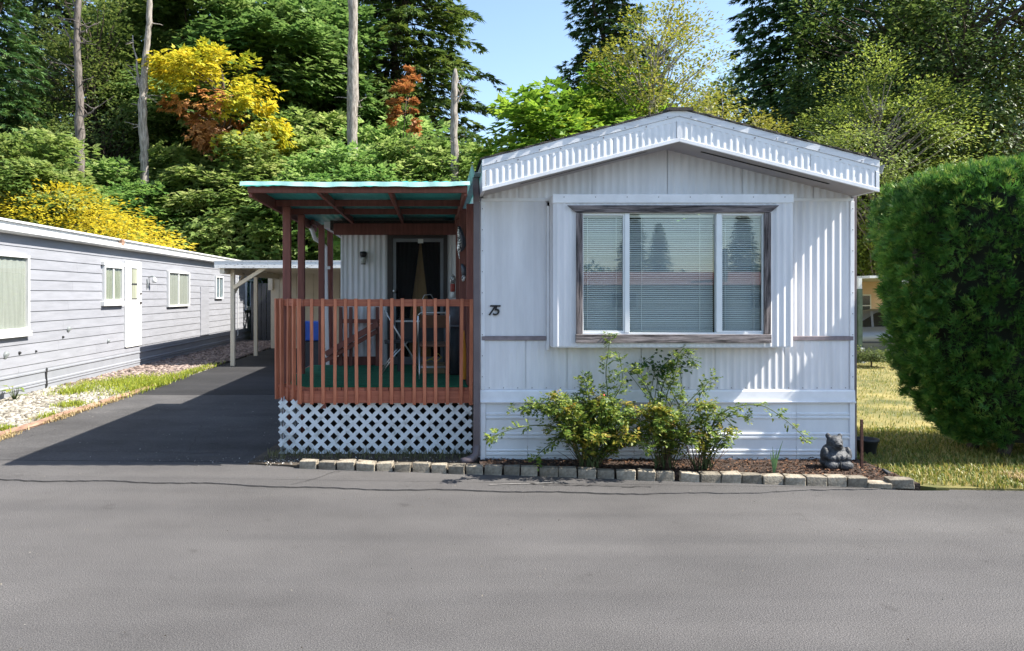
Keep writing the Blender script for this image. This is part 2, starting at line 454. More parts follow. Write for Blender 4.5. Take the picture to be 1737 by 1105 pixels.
def y_block(x):            # front line of the block edging
    return 8.14 - 0.137 * (x + 1.51)
def y_crack(x):            # seam between the road and the driveway apron
    return 7.69 - 0.0943 * (x + 4.54)
rg = random.Random(3)
sheet('ground', [(-400, -300), (400, -300), (400, 600), (-400, 600)], -0.06, M['far_ground'])
sheet('road', [(-60, -6.0), (60, -6.0), (60, 7.3)] + [(x, y_block(x) - 0.02 + 0.05 * math.sin(x * 9) * (x > 5) + (0.4 if x > 5.2 else 0)) for x in np.arange(9.0, -1.6, -0.3)] + [(-1.9, 8.3), (-5.75, 8.6), (-60, 10.5)], 0.0, M['road'])
ap = []
for x in np.arange(-9.0, 4.55, 0.07):
    t_ = max(0.0, min(1.0, (x - 1.2) / 3.3)) ** 1.5
    yy = y_crack(x) * (1 - t_) + (y_block(x) - 0.03) * t_
    ap.append((x, yy + 0.03 * math.sin(x * 1.7) + 0.022 * math.sin(x * 5.3 + 1) + rg.uniform(-0.012, 0.012)))
sheet('apron', ap + [(4.6, y_block(4.6) + 0.0), (-1.55, y_block(-1.55) + 0.03), (-1.98, 8.45), (-5.80, 8.6), (-9.0, 8.9)], 0.010, M['road'], 0.03)
sheet('driveway', [(-5.82, 8.58), (-1.97, 8.43), (-1.98, 12.5), (-1.4, 12.8), (-1.4, 14.9), (-5.72, 14.9), (-5.80, 9.7)], 0.014, M['drive'], 0.03)
sheet('dark_driveway', [(-5.76, 14.12 ), (-4.8, 14.06), (-3.5, 14.1), (-1.4, 14.08), (-1.4, 30), (-5.75, 30)], 0.018, M['drive_dark'], 0.03)  # far stretch of the driveway, in a darker asphalt colour
sheet('lawn', [(4.86, y_block(4.9) + 0.12), (5.0, y_block(5.0) + 0.05), (6.4, 7.22), (9.0, 7.05), (14, 6.9), (60, 6.9), (60, 60), (4.0, 60), (4.86, 20)], 0.02, M['lawn'], 0.05)
sheet('garden_bed', [(0.52, y_block(0.52) + 0.05), (4.86, y_block(4.86) + 0.05), (4.86, 8.5), (0.52, 8.5)], 0.055, M['mulch'], 0.08)
sheet('porch_bed', [(-2.1, 8.33), (-1.5, y_block(-1.5) + 0.06), (0.515, y_block(0.515) + 0.05), (0.515, 12), (-1.97, 12), (-2.02, 9.2)], 0.03, M['earth'], 0.05)
sheet('gravel_bed', [(-60, 10.6), (-5.90, 9.3), (-5.86, 30), (-7.9, 30), (-7.9, 36), (-60, 36)], 0.03, M['gravel_bed'], 0.06)

def crack(name, pts, w, z=0.0195, m='crack'):
    mb = MB(); L_, R_ = [], []
    for i, (x, y) in enumerate(pts):
        a = pts[max(0, i-1)]; b = pts[min(len(pts)-1, i+1)]
        d = Vector((b[0]-a[0], b[1]-a[1])).normalized(); nrm = (-d.y, d.x)
        ww = w * rg.uniform(0.25, 1.1)
        L_.append((x + nrm[0]*ww, y + nrm[1]*ww, z)); R_.append((x - nrm[0]*ww, y - nrm[1]*ww, z))
    mb.strip([L_, R_])
    return mb
road_o = bpy.data.objects['road']; drive_o = bpy.data.objects['driveway']
def wob(x0, y0, x1, y1, n, amp):
    return [(x0 + (x1-x0)*i/n + rg.uniform(-amp, amp), y0 + (y1-y0)*i/n + rg.uniform(-amp, amp)) for i in range(n + 1)]
crack('c', [(x, y - 0.008) for x, y in ap if -5.7 < x < 2.3], 0.010, 0.0045).build('seam_crack', M['crack'], road_o)
crack('c', wob(-1.02, 8.0, -1.42, 7.44, 9, 0.02), 0.006).build('branch_crack', M['crack'], drive_o)
crack('c', wob(-3.2, 8.9, -1.9, 8.85, 12, 0.03), 0.006).build('branch_crack', M['crack'], drive_o)
crack('c', wob(-5.0, 9.0, -2.4, 8.95, 26, 0.035), 0.007).build('branch_crack', M['crack'], drive_o)
crack('c', wob(-4.2, 11.0, -2.6, 10.6, 16, 0.05), 0.006).build('branch_crack', M['crack'], drive_o)
crack('c', wob(-3.4, 10.8, -3.0, 9.0, 16, 0.04), 0.005).build('branch_crack', M['crack'], drive_o)
crack('c', wob(0.55, 7.42, 1.3, 7.50, 10, 0.012), 0.012).build('pale_scrape', M['scrape'], drive_o)
crack('c', wob(1.0, 7.46, 2.2, 7.33, 30, 0.02), 0.013).build('branch_crack', M['crack'], drive_o)

# ------------------------------------------------------------------ the mobile home
YF, YE, YB = 8.40, 7.95, 8.15      # wall, fascia and bay planes
XL, XR = PX(815, YF), PX(1448, YF)
XC = 2.66
Z_EAVE_LO, Z_PEAK_LO = 3.06, 3.60  # soffit
Z_EAVE_HI, Z_PEAK_HI = 3.40, 3.945 # roof edge
def lerp_gable(x, lo, hi):
    t = 1 - abs(x - XC) / ((XR - XL) / 2)
    return lo + (hi - lo) * max(-0.1, t)
home = thing('mobile_home', 'white corrugated mobile home with gable roof and big bay window, numbered 75', 'mobile home', (XC, YF, 0))
YBACK = 24.0
def corr(name, x0, x1, z0, z1, y, m, parent, period=0.075, amp=0.008, flat=0.0):
    """ribbed metal sheet; z0, z1 may be functions of x; flat = share of the period between ribs"""
    nper = max(1, round((x1 - x0) / period))
    prof = [(0.0, 0.0), (flat * 0.9, 0.0)] if flat else [(0.0, 0.0)]
    k = 6
    st = flat
    xs, ys = [], []
    for i in range(nper):
        base = x0 + (x1 - x0) * i / nper
        w = (x1 - x0) / nper
        xs.append(base); ys.append(0.0)
        for j in range(k):
            u = (j + 0.5) / k
            xs.append(base + w * (st + (1 - st) * u)); ys.append(-amp * math.sin(math.pi * u) ** 1.4)
    xs.append(x1); ys.append(0.0)
    f0 = z0 if callable(z0) else (lambda x: z0)
    f1 = z1 if callable(z1) else (lambda x: z1)
    mb = MB()
    mb.strip([[(x, y + dy, f0(x)) for x, dy in zip(xs, ys)], [(x, y + dy, f1(x)) for x, dy in zip(xs, ys)]])
    rows = len(xs)
    b = len(mb.v)
    mb.strip([[(x, y + 0.012, f0(x)) for x in xs], [(x, y + 0.012, f1(x)) for x in xs]])
    return mb.build(name, m, parent, smooth=True, fix=False)

Z_MID = PZ(574, YF); Z_SK = PZ(661, YF); Z_SK2 = PZ(682, YF); Z_TOP = PZ(337, YF)
XB0, XB1 = PX(938, YB), PX(1345, YB)
ZB0, ZB1 = PZ(588, YB), PZ(330, YB)
# upper side panels, gable panels, lower panels: every sheet by itself
corr('wall_panel', XL + 0.045, XB0 - 0.036, Z_MID + 0.026, Z_TOP - 0.03, YF, M['siding'], home, 0.11, 0.006, 0.45)
corr('wall_panel', XB1 + 0.002, XR - 0.045, Z_MID + 0.026, Z_TOP - 0.03, YF, M['siding'], home, 0.083, 0.009, 0.2)
cuts = [XL + 0.045] + [PX(p, YF) for p in (892, 962, 1088, 1213, 1331)] + [XR - 0.045]
for a, b in zip(cuts[:-1], cuts[1:]):
    top = Z_MID - 0.026 if (b < XB0 + 0.2 or a > XB1 - 0.1) else ZB0 + 0.05
    corr('wall_panel', a + 0.003, b - 0.003, Z_SK + 0.002, top, YF + rg.uniform(0, 0.004), M['siding'], home, 0.083, 0.005 if a < 2.9 else 0.0065, 0.3)
bx('wall_liner', M['siding'], home, XL + 0.01, XB0 - 0.02, YF + 0.02, YF + 0.06, 0.2, 3.2)
bx('wall_liner', M['siding'], home, XB1 + 0.0, XR - 0.01, YF + 0.02, YF + 0.06, 0.2, 3.2)
bx('wall_liner', M['siding'], home, XB0 - 0.02, XB1, YF + 0.02, YF + 0.06, 0.2, ZB0 + 0.03)
gc = [XL + 0.03, PX(880, YF), PX(1004, YF), PX(1132, YF), PX(1259, YF), PX(1380, YF), XR - 0.03]
for a, b in zip(gc[:-1], gc[1:]):
    corr('gable_panel', a + 0.003, b - 0.003, Z_TOP, lambda x: lerp_gable(x, Z_EAVE_LO, Z_PEAK_LO) + 0.05, YF - 0.004 + rg.uniform(0, 0.003), M['siding'], home, 0.083, 0.008, 0.25)
MB().prism([(XL + 0.01, 3.0), (XR - 0.01, 3.0), (XR - 0.01, Z_EAVE_LO + 0.02), (XC, Z_PEAK_LO + 0.02), (XL + 0.01, Z_EAVE_LO + 0.02)], 'y', YF + 0.02, YF + 0.06).build('gable_liner', M['siding'], home)
# flashings and belts
bx('top_flashing', M['trim'], home, XL + 0.008, XB0 - 0.005, YF - 0.016, YF + 0.016, Z_TOP - 0.032, Z_TOP + 0.002, 0.003)
bx('top_flashing', M['trim'], home, XB1 + 0.005, XR - 0.008, YF - 0.016, YF + 0.016, Z_TOP - 0.032, Z_TOP + 0.002, 0.003)
bx('belt_strip', M['belt'], home, XL + 0.01, XB0 - 0.04, YF - 0.020, YF + 0.016, Z_MID - 0.025, Z_MID + 0.024, 0.003)
bx('belt_strip', M['belt'], home, XB1 + 0.004, XR - 0.01, YF - 0.020, YF + 0.016, Z_MID - 0.025, Z_MID + 0.024, 0.003)
bx('corner_trim', M['trim'], home, XL, XL + 0.046, YF - 0.018, YF + 0.03, Z_SK, Z_TOP - 0.034, 0.003)
bx('corner_trim', M['trim'], home, XR - 0.046, XR, YF - 0.018, YF + 0.03, Z_SK, Z_TOP - 0.034, 0.003)
MB().prism([(YF + 0.03, Z_SK2 - 0.01), (YF - 0.045, Z_SK2 - 0.01), (YF - 0.05, Z_SK2 + 0.006), (YF - 0.028, Z_SK2 + 0.012), (YF - 0.022, Z_SK - 0.02), (YF - 0.010, Z_SK), (YF + 0.03, Z_SK)], 'x', XL - 0.004, XR + 0.004).build('skirt_cap', M['trim'], home)
# skirting panels, profiled
sk = [(Z_SK2 - 0.012, 0.0)]
zgr = [PZ(p, YF) for p in (706.8, 740.6, 768.5)]
for zg in zgr:
    sk += [(zg + 0.045, 0.0), (zg + 0.037, -0.013), (zg + 0.022, -0.013), (zg + 0.014, 0.0), (zg + 0.006, 0.0), (zg - 0.002, -0.015), (zg - 0.020, -0.015), (zg - 0.030, 0.0)]
sk += [(0.02, 0.0), (0.0, -0.004)]
for a, b in ((XL + 0.06, PX(895, YF)), (PX(895, YF), PX(1075, YF)), (PX(1075, YF), PX(1350, YF)), (PX(1350, YF), XR - 0.055)):
    mb = MB(); mb.strip([[(a + 0.002, YF - 0.008 + dy, z) for z, dy in sk], [(b - 0.002, YF - 0.008 + dy, z) for z, dy in sk]])
    mb.build('skirting_panel', M['skirt'], home, fix=False)
for a, b in ((XL - 0.002, XL + 0.058), (XR - 0.058, XR + 0.002)):
    bx('skirting_corner', M['trim'], home, a, b, YF - 0.026, YF + 0.03, 0.0, Z_SK2 - 0.014, 0.003)
# side and back walls
bx('side_wall', M['siding'], home, XL, XL + 0.04, YF + 0.062, YBACK, 0, Z_EAVE_LO + 0.1)
bx('side_wall', M['siding'], home, XR - 0.04, XR, YF + 0.062, YBACK, 0, Z_EAVE_LO + 0.1)
MB().prism([(XL, 0), (XR, 0), (XR, Z_EAVE_LO), (XC, Z_PEAK_LO), (XL, Z_EAVE_LO)], 'y', YBACK, YBACK + 0.05).build('back_wall', M['siding'], home)
bx('interior_floor', M['dark_in'], home, XL + 0.05, XR - 0.05, YF + 0.07, YBACK - 0.01, 0.78, 0.82)
bx('interior_partition', M['dark_in'], home, XL + 0.05, XR - 0.05, YF + 2.6, YF + 2.65, 0.83, 3.0)
# soffit and fascia
for s, xe in ((-1, XL), (1, XR)):
    ov = xe + s * -0.0
    mb = MB()
    zc, ze = Z_PEAK_LO, Z_EAVE_LO
    xs0, xs1 = (XC, xe)
    vs = [(XC, YE + 0.012, zc), (xe, YE + 0.012, ze), (xe, YF + 0.03, ze), (XC, YF + 0.03, zc)]
    vs += [(x, y, z + 0.02) for x, y, z in vs]
    mb.add(vs, [(0,1,2,3),(7,6,5,4),(0,4,5,1),(1,5,6,2),(2,6,7,3),(3,7,4,0)])
    so = mb.build('soffit', M['soffit'], home)
    t0, t1 = (0.14, 0.80)
    def sp(t, y, dz):
        return (XC + (xe - XC) * t, y, zc + (ze - zc) * t + dz)
    MB().add([sp(t0, 8.10, -0.003), sp(t1, 8.10, -0.003), sp(t1, 8.145, -0.003), sp(t0, 8.145, -0.003)], [(0, 1, 2, 3)]).build('vent_slot', M['slot'], so)
    # fascia: smooth board above, ribbed sheet below, folded lip at the bottom
    def zt(x, d): return lerp_gable(x, Z_EAVE_HI, Z_PEAK_HI) - d
    def zb(x, d): return lerp_gable(x, Z_EAVE_LO, Z_PEAK_LO) + d
    xa, xb_ = (xe + 0.03, XC - 0.025) if s < 0 else (XC + 0.025, xe - 0.03)
    def slab(name, x0, x1, flo, fhi, y0, y1, m):
        vs = [(x0, y0, flo(x0)), (x1, y0, flo(x1)), (x1, y0, fhi(x1)), (x0, y0, fhi(x0))]
        vs += [(x, y1, z) for x, y, z in vs]
        return MB().add(vs, [(0,1,2,3),(7,6,5,4),(0,4,5,1),(1,5,6,2),(2,6,7,3),(3,7,4,0)]).build(name, m, home, bevel=0.002)
    w0, w1 = (xe - 0.012, XC) if s < 0 else (XC, xe + 0.012)
    slab('fascia_board', w0, w1, lambda x: zt(x, 0.075), lambda x: zt(x, 0.0), YE - 0.022, YE + 0.02, M['weathered_white'])
    slab('fascia_strip', w0, w1, lambda x: zt(x, 0.128), lambda x: zt(x, 0.077), YE - 0.014, YE + 0.02, M['trim'])
    slab('fascia_lip', w0, w1, lambda x: zb(x, -0.004), lambda x: zb(x, 0.036), YE - 0.020, YE + 0.01, M['trim'])
    n3 = 3
    for q in range(n3):
        a = xa + (xb_ - xa) * q / n3; b = xa + (xb_ - xa) * (q + 1) / n3
        corr('fascia_sheet', a + 0.002, b - 0.002, lambda x: zb(x, 0.03), lambda x: zt(x, 0.126), YE - 0.009, M['trim'], home, 0.072, 0.0055, 0.10)
    slab('fascia_end_cap', xe - 0.012 if s < 0 else xe - 0.024, xe + 0.024 if s < 0 else xe + 0.012, lambda x: zb(x, 0.0), lambda x: zt(x, 0.128), YE - 0.017, YE + 0.02, M['trim'])
    bx('eave_side', M['trim'], home, xe - 0.02 if s > 0 else xe - 0.012, xe + 0.012 if s > 0 else xe + 0.02, YE + 0.021, YBACK, Z_EAVE_LO, Z_EAVE_HI - 0.02)
    # roof slope with ragged shingle edge
    rows = []
    xo = xe + s * 0.035
    nseg = 40
    top, bot = [], []
    for i in range(nseg + 1):
        x = XC + (xo - XC) * i / nseg
        z = lerp_gable(x, Z_EAVE_HI, Z_PEAK_HI) + 0.002
        yj = YE - 0.03 + rg.uniform(-0.012, 0.008)
        top.append((x, yj, z + 0.016 + rg.uniform(-0.004, 0.006))); bot.append((x, yj, z))
    bk_t = [(x, YBACK + 0.2, z) for x, y, z in top]; bk_b = [(x, YBACK + 0.2, z) for x, y, z in bot]
    mb = MB(); mb.strip([bot, top, bk_t, bk_b]); mb.build('roof', M['shingle'], home)
    # gutter
    gx = xe + s * 0.014
    gp = [(gx, 3.365), (gx, 3.27), (gx + s*0.075, 3.262), (gx + s*0.105, 3.36), (gx + s*0.099, 3.36), (gx + s*0.070, 3.272), (gx + s*0.008, 3.28), (gx + s*0.008, 3.365)]
    MB().prism(gp, 'y', YE + 0.06, YBACK).build('gutter', M['gutter'], home)
bx('ridge_cap', M['shingle'], home, XC - 0.14, XC + 0.14, YE - 0.05, YBACK, Z_PEAK_HI - 0.02, Z_PEAK_HI + 0.014)
bx('fascia_centre_strip', M['trim'], home, XC - 0.024, XC + 0.024, YE - 0.019, YE + 0.0, Z_PEAK_LO + 0.034, Z_PEAK_HI - 0.126)
# fascia screws
for i in range(9):
    for s in (-1, 1):
        t = 0.06 + 0.11 * i
        x = XC + s * t * 2.1
        bx('screw', M['dspout'], home, x - 0.005, x + 0.005, YE - 0.026, YE - 0.0135, lerp_gable(x, Z_EAVE_HI, Z_PEAK_HI) - (0.10 if i % 2 else 0.055) - 0.005, lerp_gable(x, Z_EAVE_HI, Z_PEAK_HI) - (0.10 if i % 2 else 0.055) + 0.005)
# downspouts
xd = PX(808.5, 8.36)
mb = MB(); mb.box(xd - 0.036, xd + 0.036, 8.34, 8.40, 0.16, 3.0)
mb.build('downspout', M['dspout'], home, bevel=0.006)
mb = MB(); mb.tube([(xd, 8.37, 0.22), (xd - 0.005, 8.36, 0.12), (xd - 0.06, 8.33, 0.07), (xd - 0.17, 8.28, 0.05)], [0.042, 0.046, 0.046, 0.044], 10)
mb.build('downspout_elbow', M['dspout'], home, smooth=True)
mb = MB(); mb.beam((xd, 8.37, 3.0), (XL - 0.06, 8.3, 3.27), 0.07, 0.06); mb.build('downspout_elbow', M['dspout'], home, bevel=0.005)
bx('downspout', M['dspout'], home, XR + 0.002, XR + 0.05, YF + 0.02, YF + 0.09, 0.06, 3.28, 0.004)

# ---- bay
bayp = [('bay_side', XB0, XB0 + 0.02), ('bay_side', XB1 - 0.02, XB1)]
for n, a, b in bayp:
    bx(n, M['siding'], home, a, b, YB + 0.012, YF + 0.018, ZB0 + 0.002, ZB1 - 0.1)
bx('bay_bottom', M['trim'], home, XB0 + 0.004, XB1 - 0.004, YB + 0.004, YF + 0.01, ZB0 - 0.012, ZB0 + 0.001)
bx('bay_top', M['trim'], home, XB0 - 0.004, XB1 + 0.004, YB - 0.016, YF - 0.018, ZB1 - 0.098, ZB1, 0.004)
bx('bay_flange', M['trim'], home, XB0 - 0.034, XB0 - 0.002, YF - 0.022, YF + 0.016, ZB0 - 0.06, ZB1 - 0.1, 0.003)
WX0, WX1 = PX(983, YB), PX(1299, YB)
WZ0, WZ1 = PZ(569, YB), PZ(358, YB)
corr('bay_panel', XB0, WX0, ZB0, ZB1 - 0.098, YB, M['siding'], home, 0.075, 0.009, 0.3)
corr('bay_panel', WX1, XB1, ZB0, ZB1 - 0.098, YB, M['siding'], home, 0.075, 0.010, 0.2)
corr('bay_panel', WX0, WX1, ZB0, WZ0, YB, M['siding'], home, 0.075, 0.006, 0.3)
corr('bay_panel', WX0, WX1, WZ1, ZB1 - 0.098, YB, M['siding'], home, 0.075, 0.006, 0.3)
# weathered frame boards
d = YB - 0.03
top = MB().prism([(PX(962, d), PZ(348.5, d)), (PX(1322, d), PZ(348.5, d)), (PX(1307, d), PZ(361, d)), (PX(978, d), PZ(361, d))], 'y', YB - 0.034, YB - 0.012)
top.build('frame_board', M['weathered_wood'], home, bevel=0.003)
bx('frame_board', M['weathered_wood_v'], home, PX(977.5, d), PX(988.5, d), YB - 0.032, YB - 0.012, PZ(567, d), PZ(361.6, d), 0.003)
bx('frame_board', M['weathered_wood_v'], home, PX(1296.5, d), PX(1308, d), YB - 0.032, YB - 0.012, PZ(567, d), PZ(361.6, d), 0.003)
bx('frame_board', M['weathered_wood'], home, PX(976.5, d), PX(1308.5, d), YB - 0.038, YB - 0.012, PZ(582, d), PZ(567.6, d), 0.003)
# aluminium window
win = bx('window_sash', M['alu'], home, WX0 + 0.002, WX0 + 0.026, YB - 0.010, YB + 0.045, WZ0, WZ1, 0.002)
def alu(x0, x1, z0, z1, y0=YB - 0.008, y1=YB + 0.045, n='window_bar'):
    return bx(n, M['alu'], win, x0, x1, y0, y1, z0, z1, 0.002)
alu(WX1 - 0.024, WX1 - 0.002, WZ0, WZ1)
alu(WX0 + 0.027, WX1 - 0.025, WZ1 - 0.03, WZ1 - 0.002)
alu(WX0 + 0.027, WX1 - 0.025, WZ0 + 0.002, WZ0 + 0.03)
mxs = [PX(1063.5, YB), PX(1218.5, YB)]
for mx_ in mxs:
    alu(mx_ - 0.026, mx_ + 0.026, WZ0 + 0.031, WZ1 - 0.031, YB - 0.014, YB + 0.05)
panes = [(WX0 + 0.027, mxs[0] - 0.027), (mxs[0] + 0.027, mxs[1] - 0.027), (mxs[1] + 0.027, WX1 - 0.025)]
for i, (a, b) in enumerate(panes):
    if i != 1:
        for x0, x1, z0, z1 in ((a, a + 0.016, WZ0 + 0.031, WZ1 - 0.031), (b - 0.016, b, WZ0 + 0.031, WZ1 - 0.031), (a + 0.016, b - 0.016, WZ0 + 0.031, WZ0 + 0.05), (a + 0.016, b - 0.016, WZ1 - 0.052, WZ1 - 0.031)):
            alu(x0, x1, z0, z1, YB - 0.004, YB + 0.03, 'sash_rail')
    yb_ = YB + (0.012 if i != 1 else 0.022)
    MB().box(a - 0.004, b + 0.004, yb_, yb_ + 0.004, WZ0 + 0.02, WZ1 - 0.02).build('window_pane', M['glass'], win)
    mb = MB()
    zz = WZ0 + 0.045
    k = 0
    while zz < WZ1 - 0.07:
        yy = YB + 0.085
        tilt = 0.0075 + (0.0010 if (k * 7) % 5 == 0 else 0)
        mb.add([(a + 0.004, yy - 0.0105, zz - tilt), (b - 0.004, yy - 0.0105, zz - tilt + rg.uniform(-0.0008, 0.0008)),
                (b - 0.004, yy, zz + 0.0012), (a + 0.004, yy, zz + 0.0012),
                (b - 0.004, yy + 0.0105, zz + tilt), (a + 0.004, yy + 0.0105, zz + tilt)], [(0, 1, 2, 3), (3, 2, 4, 5)])
        zz += 0.0215; k += 1
    bl = mb.build('blind', M['blind'], home, smooth=True, fix=False)
    bl['kind'] = 'stuff'
    bx('blind_headrail', M['blind'], bl, a + 0.002, b - 0.002, YB + 0.07, YB + 0.105, WZ1 - 0.066, WZ1 - 0.035)
    for t in (0.16, 0.84):
        xx = a + (b - a) * t
        bx('blind_cord', M['blind'], bl, xx - 0.0025, xx + 0.0025, YB + 0.068, YB + 0.072, WZ0 + 0.04, WZ1 - 0.06)
# more fixings: bay cap, wall foot, skirt cap
screw = MB().lathe([(0.006, 0), (0.006, 0.002), (0.003, 0.004)], (0, 0, 0), 6).mesh('screw', M['dspout'])
for i in range(8):
    place('screw', screw, home, (XB0 + 0.12 + i * 0.35, YB - 0.0165, ZB1 - 0.032), (R(90), 0, 0))
for i in range(26):
    place('screw', screw, home, (XL + 0.1 + i * 0.163, YF - 0.012, Z_SK + 0.02), (R(90), 0, 0))
for i in range(9):
    place('screw', screw, home, (XL + 0.02, YF - 0.0185, 1.0 + i * 0.24), (R(90), 0, 0)); place('screw', screw, home, (XR - 0.02, YF - 0.0185, 1.0 + i * 0.24), (R(90), 0, 0))
# the house number, metal figures on the wall
def text_mesh(txt, size, shear, depth, m, bold=0.0):
    cu = bpy.data.curves.new('number', 'FONT')
    cu.body = txt; cu.size = size; cu.extrude = depth; cu.shear = shear; cu.offset = bold
    cu.align_x = 'CENTER'; cu.align_y = 'CENTER'
    to = bpy.data.objects.new('tmp', cu)
    COL.objects.link(to)
    bpy.context.view_layer.update()
    me = bpy.data.meshes.new_from_object(to.evaluated_get(bpy.context.evaluated_depsgraph_get()))
    bpy.data.objects.remove(to)
    me.materials.clear(); me.materials.append(m)
    return me
for ch, px in (('7', 832.6), ('5', 840.8)):
    place('house_number_figure', text_mesh(ch, 0.165, 0.25, 0.006, M['black'], 0.0022), home, (PX(px, YF), YF - 0.014, PZ(527.5, YF)), (R(90), 0, 0))

# ---- the wing behind the porch (same home): ribbed front wall and the entrance
YW = 11.5
XW = PX(578, YW)
def z_w(y): return PZ(y, YW)
DX0, DX1 = PX(657, YW), PX(759, YW)
corr('wing_panel', XW + 0.03, DX0, 0.15, 2.9, YW, M['siding'], home, 0.083, 0.012, 0.2)
corr('wing_panel', DX1, XL - 0.005, 0.15, 2.9, YW, M['siding'], home, 0.083, 0.012, 0.2)
bx('corner_trim', M['trim'], home, XW, XW + 0.03, YW - 0.016, YW + 0.03, 0.1, 2.9)
bx('wing_liner', M['dark_in'], home, XW + 0.01, XL - 0.01, YW + 0.14, YW + 0.2, 0.1, 2.95)
bx('wing_side_wall', M['siding'], home, XW + 0.002, XW + 0.05, YW + 0.032, 22.0, 0.05, 2.95)
bx('wing_roof', M['shingle'], home, XW - 0.16, XL - 0.02, YW - 0.04, 22.0, 2.955, 3.10)
bx('wing_gutter', M['trim'], home, XW - 0.26, XW - 0.161, YW - 0.02, 22.0, 2.98, 3.08)
dz0, dz1 = 0.845, z_w(399)
bx('door_frame', M['door_dark'], home, DX0 + 0.002, DX0 + 0.085, YW - 0.03, YW + 0.1, dz0, dz1)
bx('door_frame', M['door_dark'], home, DX1 - 0.06, DX1 - 0.002, YW - 0.03, YW + 0.1, dz0, dz1)
bx('door_frame', M['door_dark'], home, DX0 + 0.086, DX1 - 0.061, YW - 0.03, YW + 0.1, dz1 - 0.05, dz1)
sx0, sx1 = DX0 + 0.088, DX1 - 0.063
door = bx('door', M['door_brown'], home, sx0, sx1, YW + 0.07, YW + 0.11, dz0, dz1 - 0.052)
for a, b, c, d2 in ((sx0, sx0 + 0.05, dz0, dz1 - 0.053), (sx1 - 0.05, sx1, dz0, dz1 - 0.053), (sx0 + 0.051, sx1 - 0.051, dz1 - 0.11, dz1 - 0.053), (sx0 + 0.051, sx1 - 0.051, dz0, dz0 + 0.12)):
    bx('storm_door_rail', M['storm'], door, a, b, YW - 0.012, YW + 0.012, c, d2)
MB().box(sx0 + 0.045, sx1 - 0.045, YW - 0.002, YW + 0.002, dz0 + 0.11, dz1 - 0.1).build('storm_door_screen', M['screen'], door)
bx('door_closer', M['white_plastic'], door, PX(709, YW), PX(718, YW), YW - 0.03, YW - 0.013, z_w(413), z_w(406))
for s in (-1, 1):       # drawn-back curtains
    rows = []
    xc = PX(713, YW)
    for i in range(13):
        t = i / 12
        z = dz1 - 0.10 - t * (dz1 - dz0 - 0.14)
        spread = 0.015 + 0.17 * min(1, t * 1.5) ** 1.2
        x_in = xc + s * spread * (1.0 if s < 0 else 0.9)
        x_out = sx0 + 0.052 if s < 0 else sx1 - 0.052
        rows.append([(x_in + (x_out - x_in) * k / 14, YW + 0.032 + 0.014 * math.sin(k * 2.1 + t), z) for k in range(15)])
    MB().strip(rows).build('curtain', M['curtain_dark'], door, smooth=True)
mb = MB(); mb.lathe([(0.012, 0), (0.03, 0.01), (0.03, 0.03), (0.012, 0.045)], (0, 0, 0), 10)
kn = place('door_knob', mb.mesh('door_knob', M['chrome'], True), door, (sx0 + 0.025, YW - 0.012, z_w(494)), (R(90), 0, 0))
# ------------------------------------------------------------------ the porch
YP = 8.75
ZD = 0.834
porch = thing('porch', 'red stained timber porch with teal roof and white lattice skirt', 'porch', (-0.7, 10.1, 0))
XP0, XP1 = -1.945, PX(802, YP)
XCH = PX(516, YP)             # where the railing turns the corner
YCH = 9.2
# deck boards run front to back
nb = 17
fl = [XP0 + (XP1 - XP0 - 0.02) * i / nb for i in range(nb + 1)]
for i in range(nb):
    a, b = fl[i] + 0.004, fl[i+1] - 0.004
    xm = (a + b) / 2
    y0 = YP + 0.015 if xm > XCH else YP + 0.015 + (XCH - xm) / (XCH - XP0) * (YCH - YP)
    bx('deck_board', M['red_wood_h'], porch, a, b, y0 + rg.uniform(0, 0.008), 11.45, ZD - 0.042, ZD - 0.006)
MB().prism([(XCH + 0.02, YP + 0.04), (XP1 - 0.06, YP + 0.035), (XP1 - 0.06, 11.44), (XP0 + 0.05, 11.44), (XP0 + 0.05, YCH + 0.06)], 'z', ZD - 0.005, ZD + 0.008).build('turf_carpet', M['turf'], porch)
# rim joists
zr0, zr1 = PZ(684, YP), PZ(663, YP)
bx('rim_joist', M['red_wood_h'], porch, XCH, XP1, YP - 0.0, YP + 0.038, zr0, zr1, 0.003)
bm_('rim_joist', M['red_wood_h'], porch, (XCH - 0.004, YP + 0.02, (zr0 + zr1)/2), (XP0 + 0.02, YCH, (zr0 + zr1)/2), 0.038, zr1 - zr0, bevel=0.003)
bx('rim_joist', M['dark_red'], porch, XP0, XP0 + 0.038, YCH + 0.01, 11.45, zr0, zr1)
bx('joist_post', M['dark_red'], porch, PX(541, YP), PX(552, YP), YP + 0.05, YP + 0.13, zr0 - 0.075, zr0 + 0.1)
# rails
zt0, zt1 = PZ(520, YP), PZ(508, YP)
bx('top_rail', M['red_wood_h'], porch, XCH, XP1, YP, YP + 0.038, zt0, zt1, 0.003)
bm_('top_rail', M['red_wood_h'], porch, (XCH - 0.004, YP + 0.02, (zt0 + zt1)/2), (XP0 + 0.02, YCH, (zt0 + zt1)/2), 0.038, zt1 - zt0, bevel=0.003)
bx('top_rail', M['dark_red'], porch, XP0, XP0 + 0.038, YCH + 0.01, 10.2, zt0, zt1, 0.003)
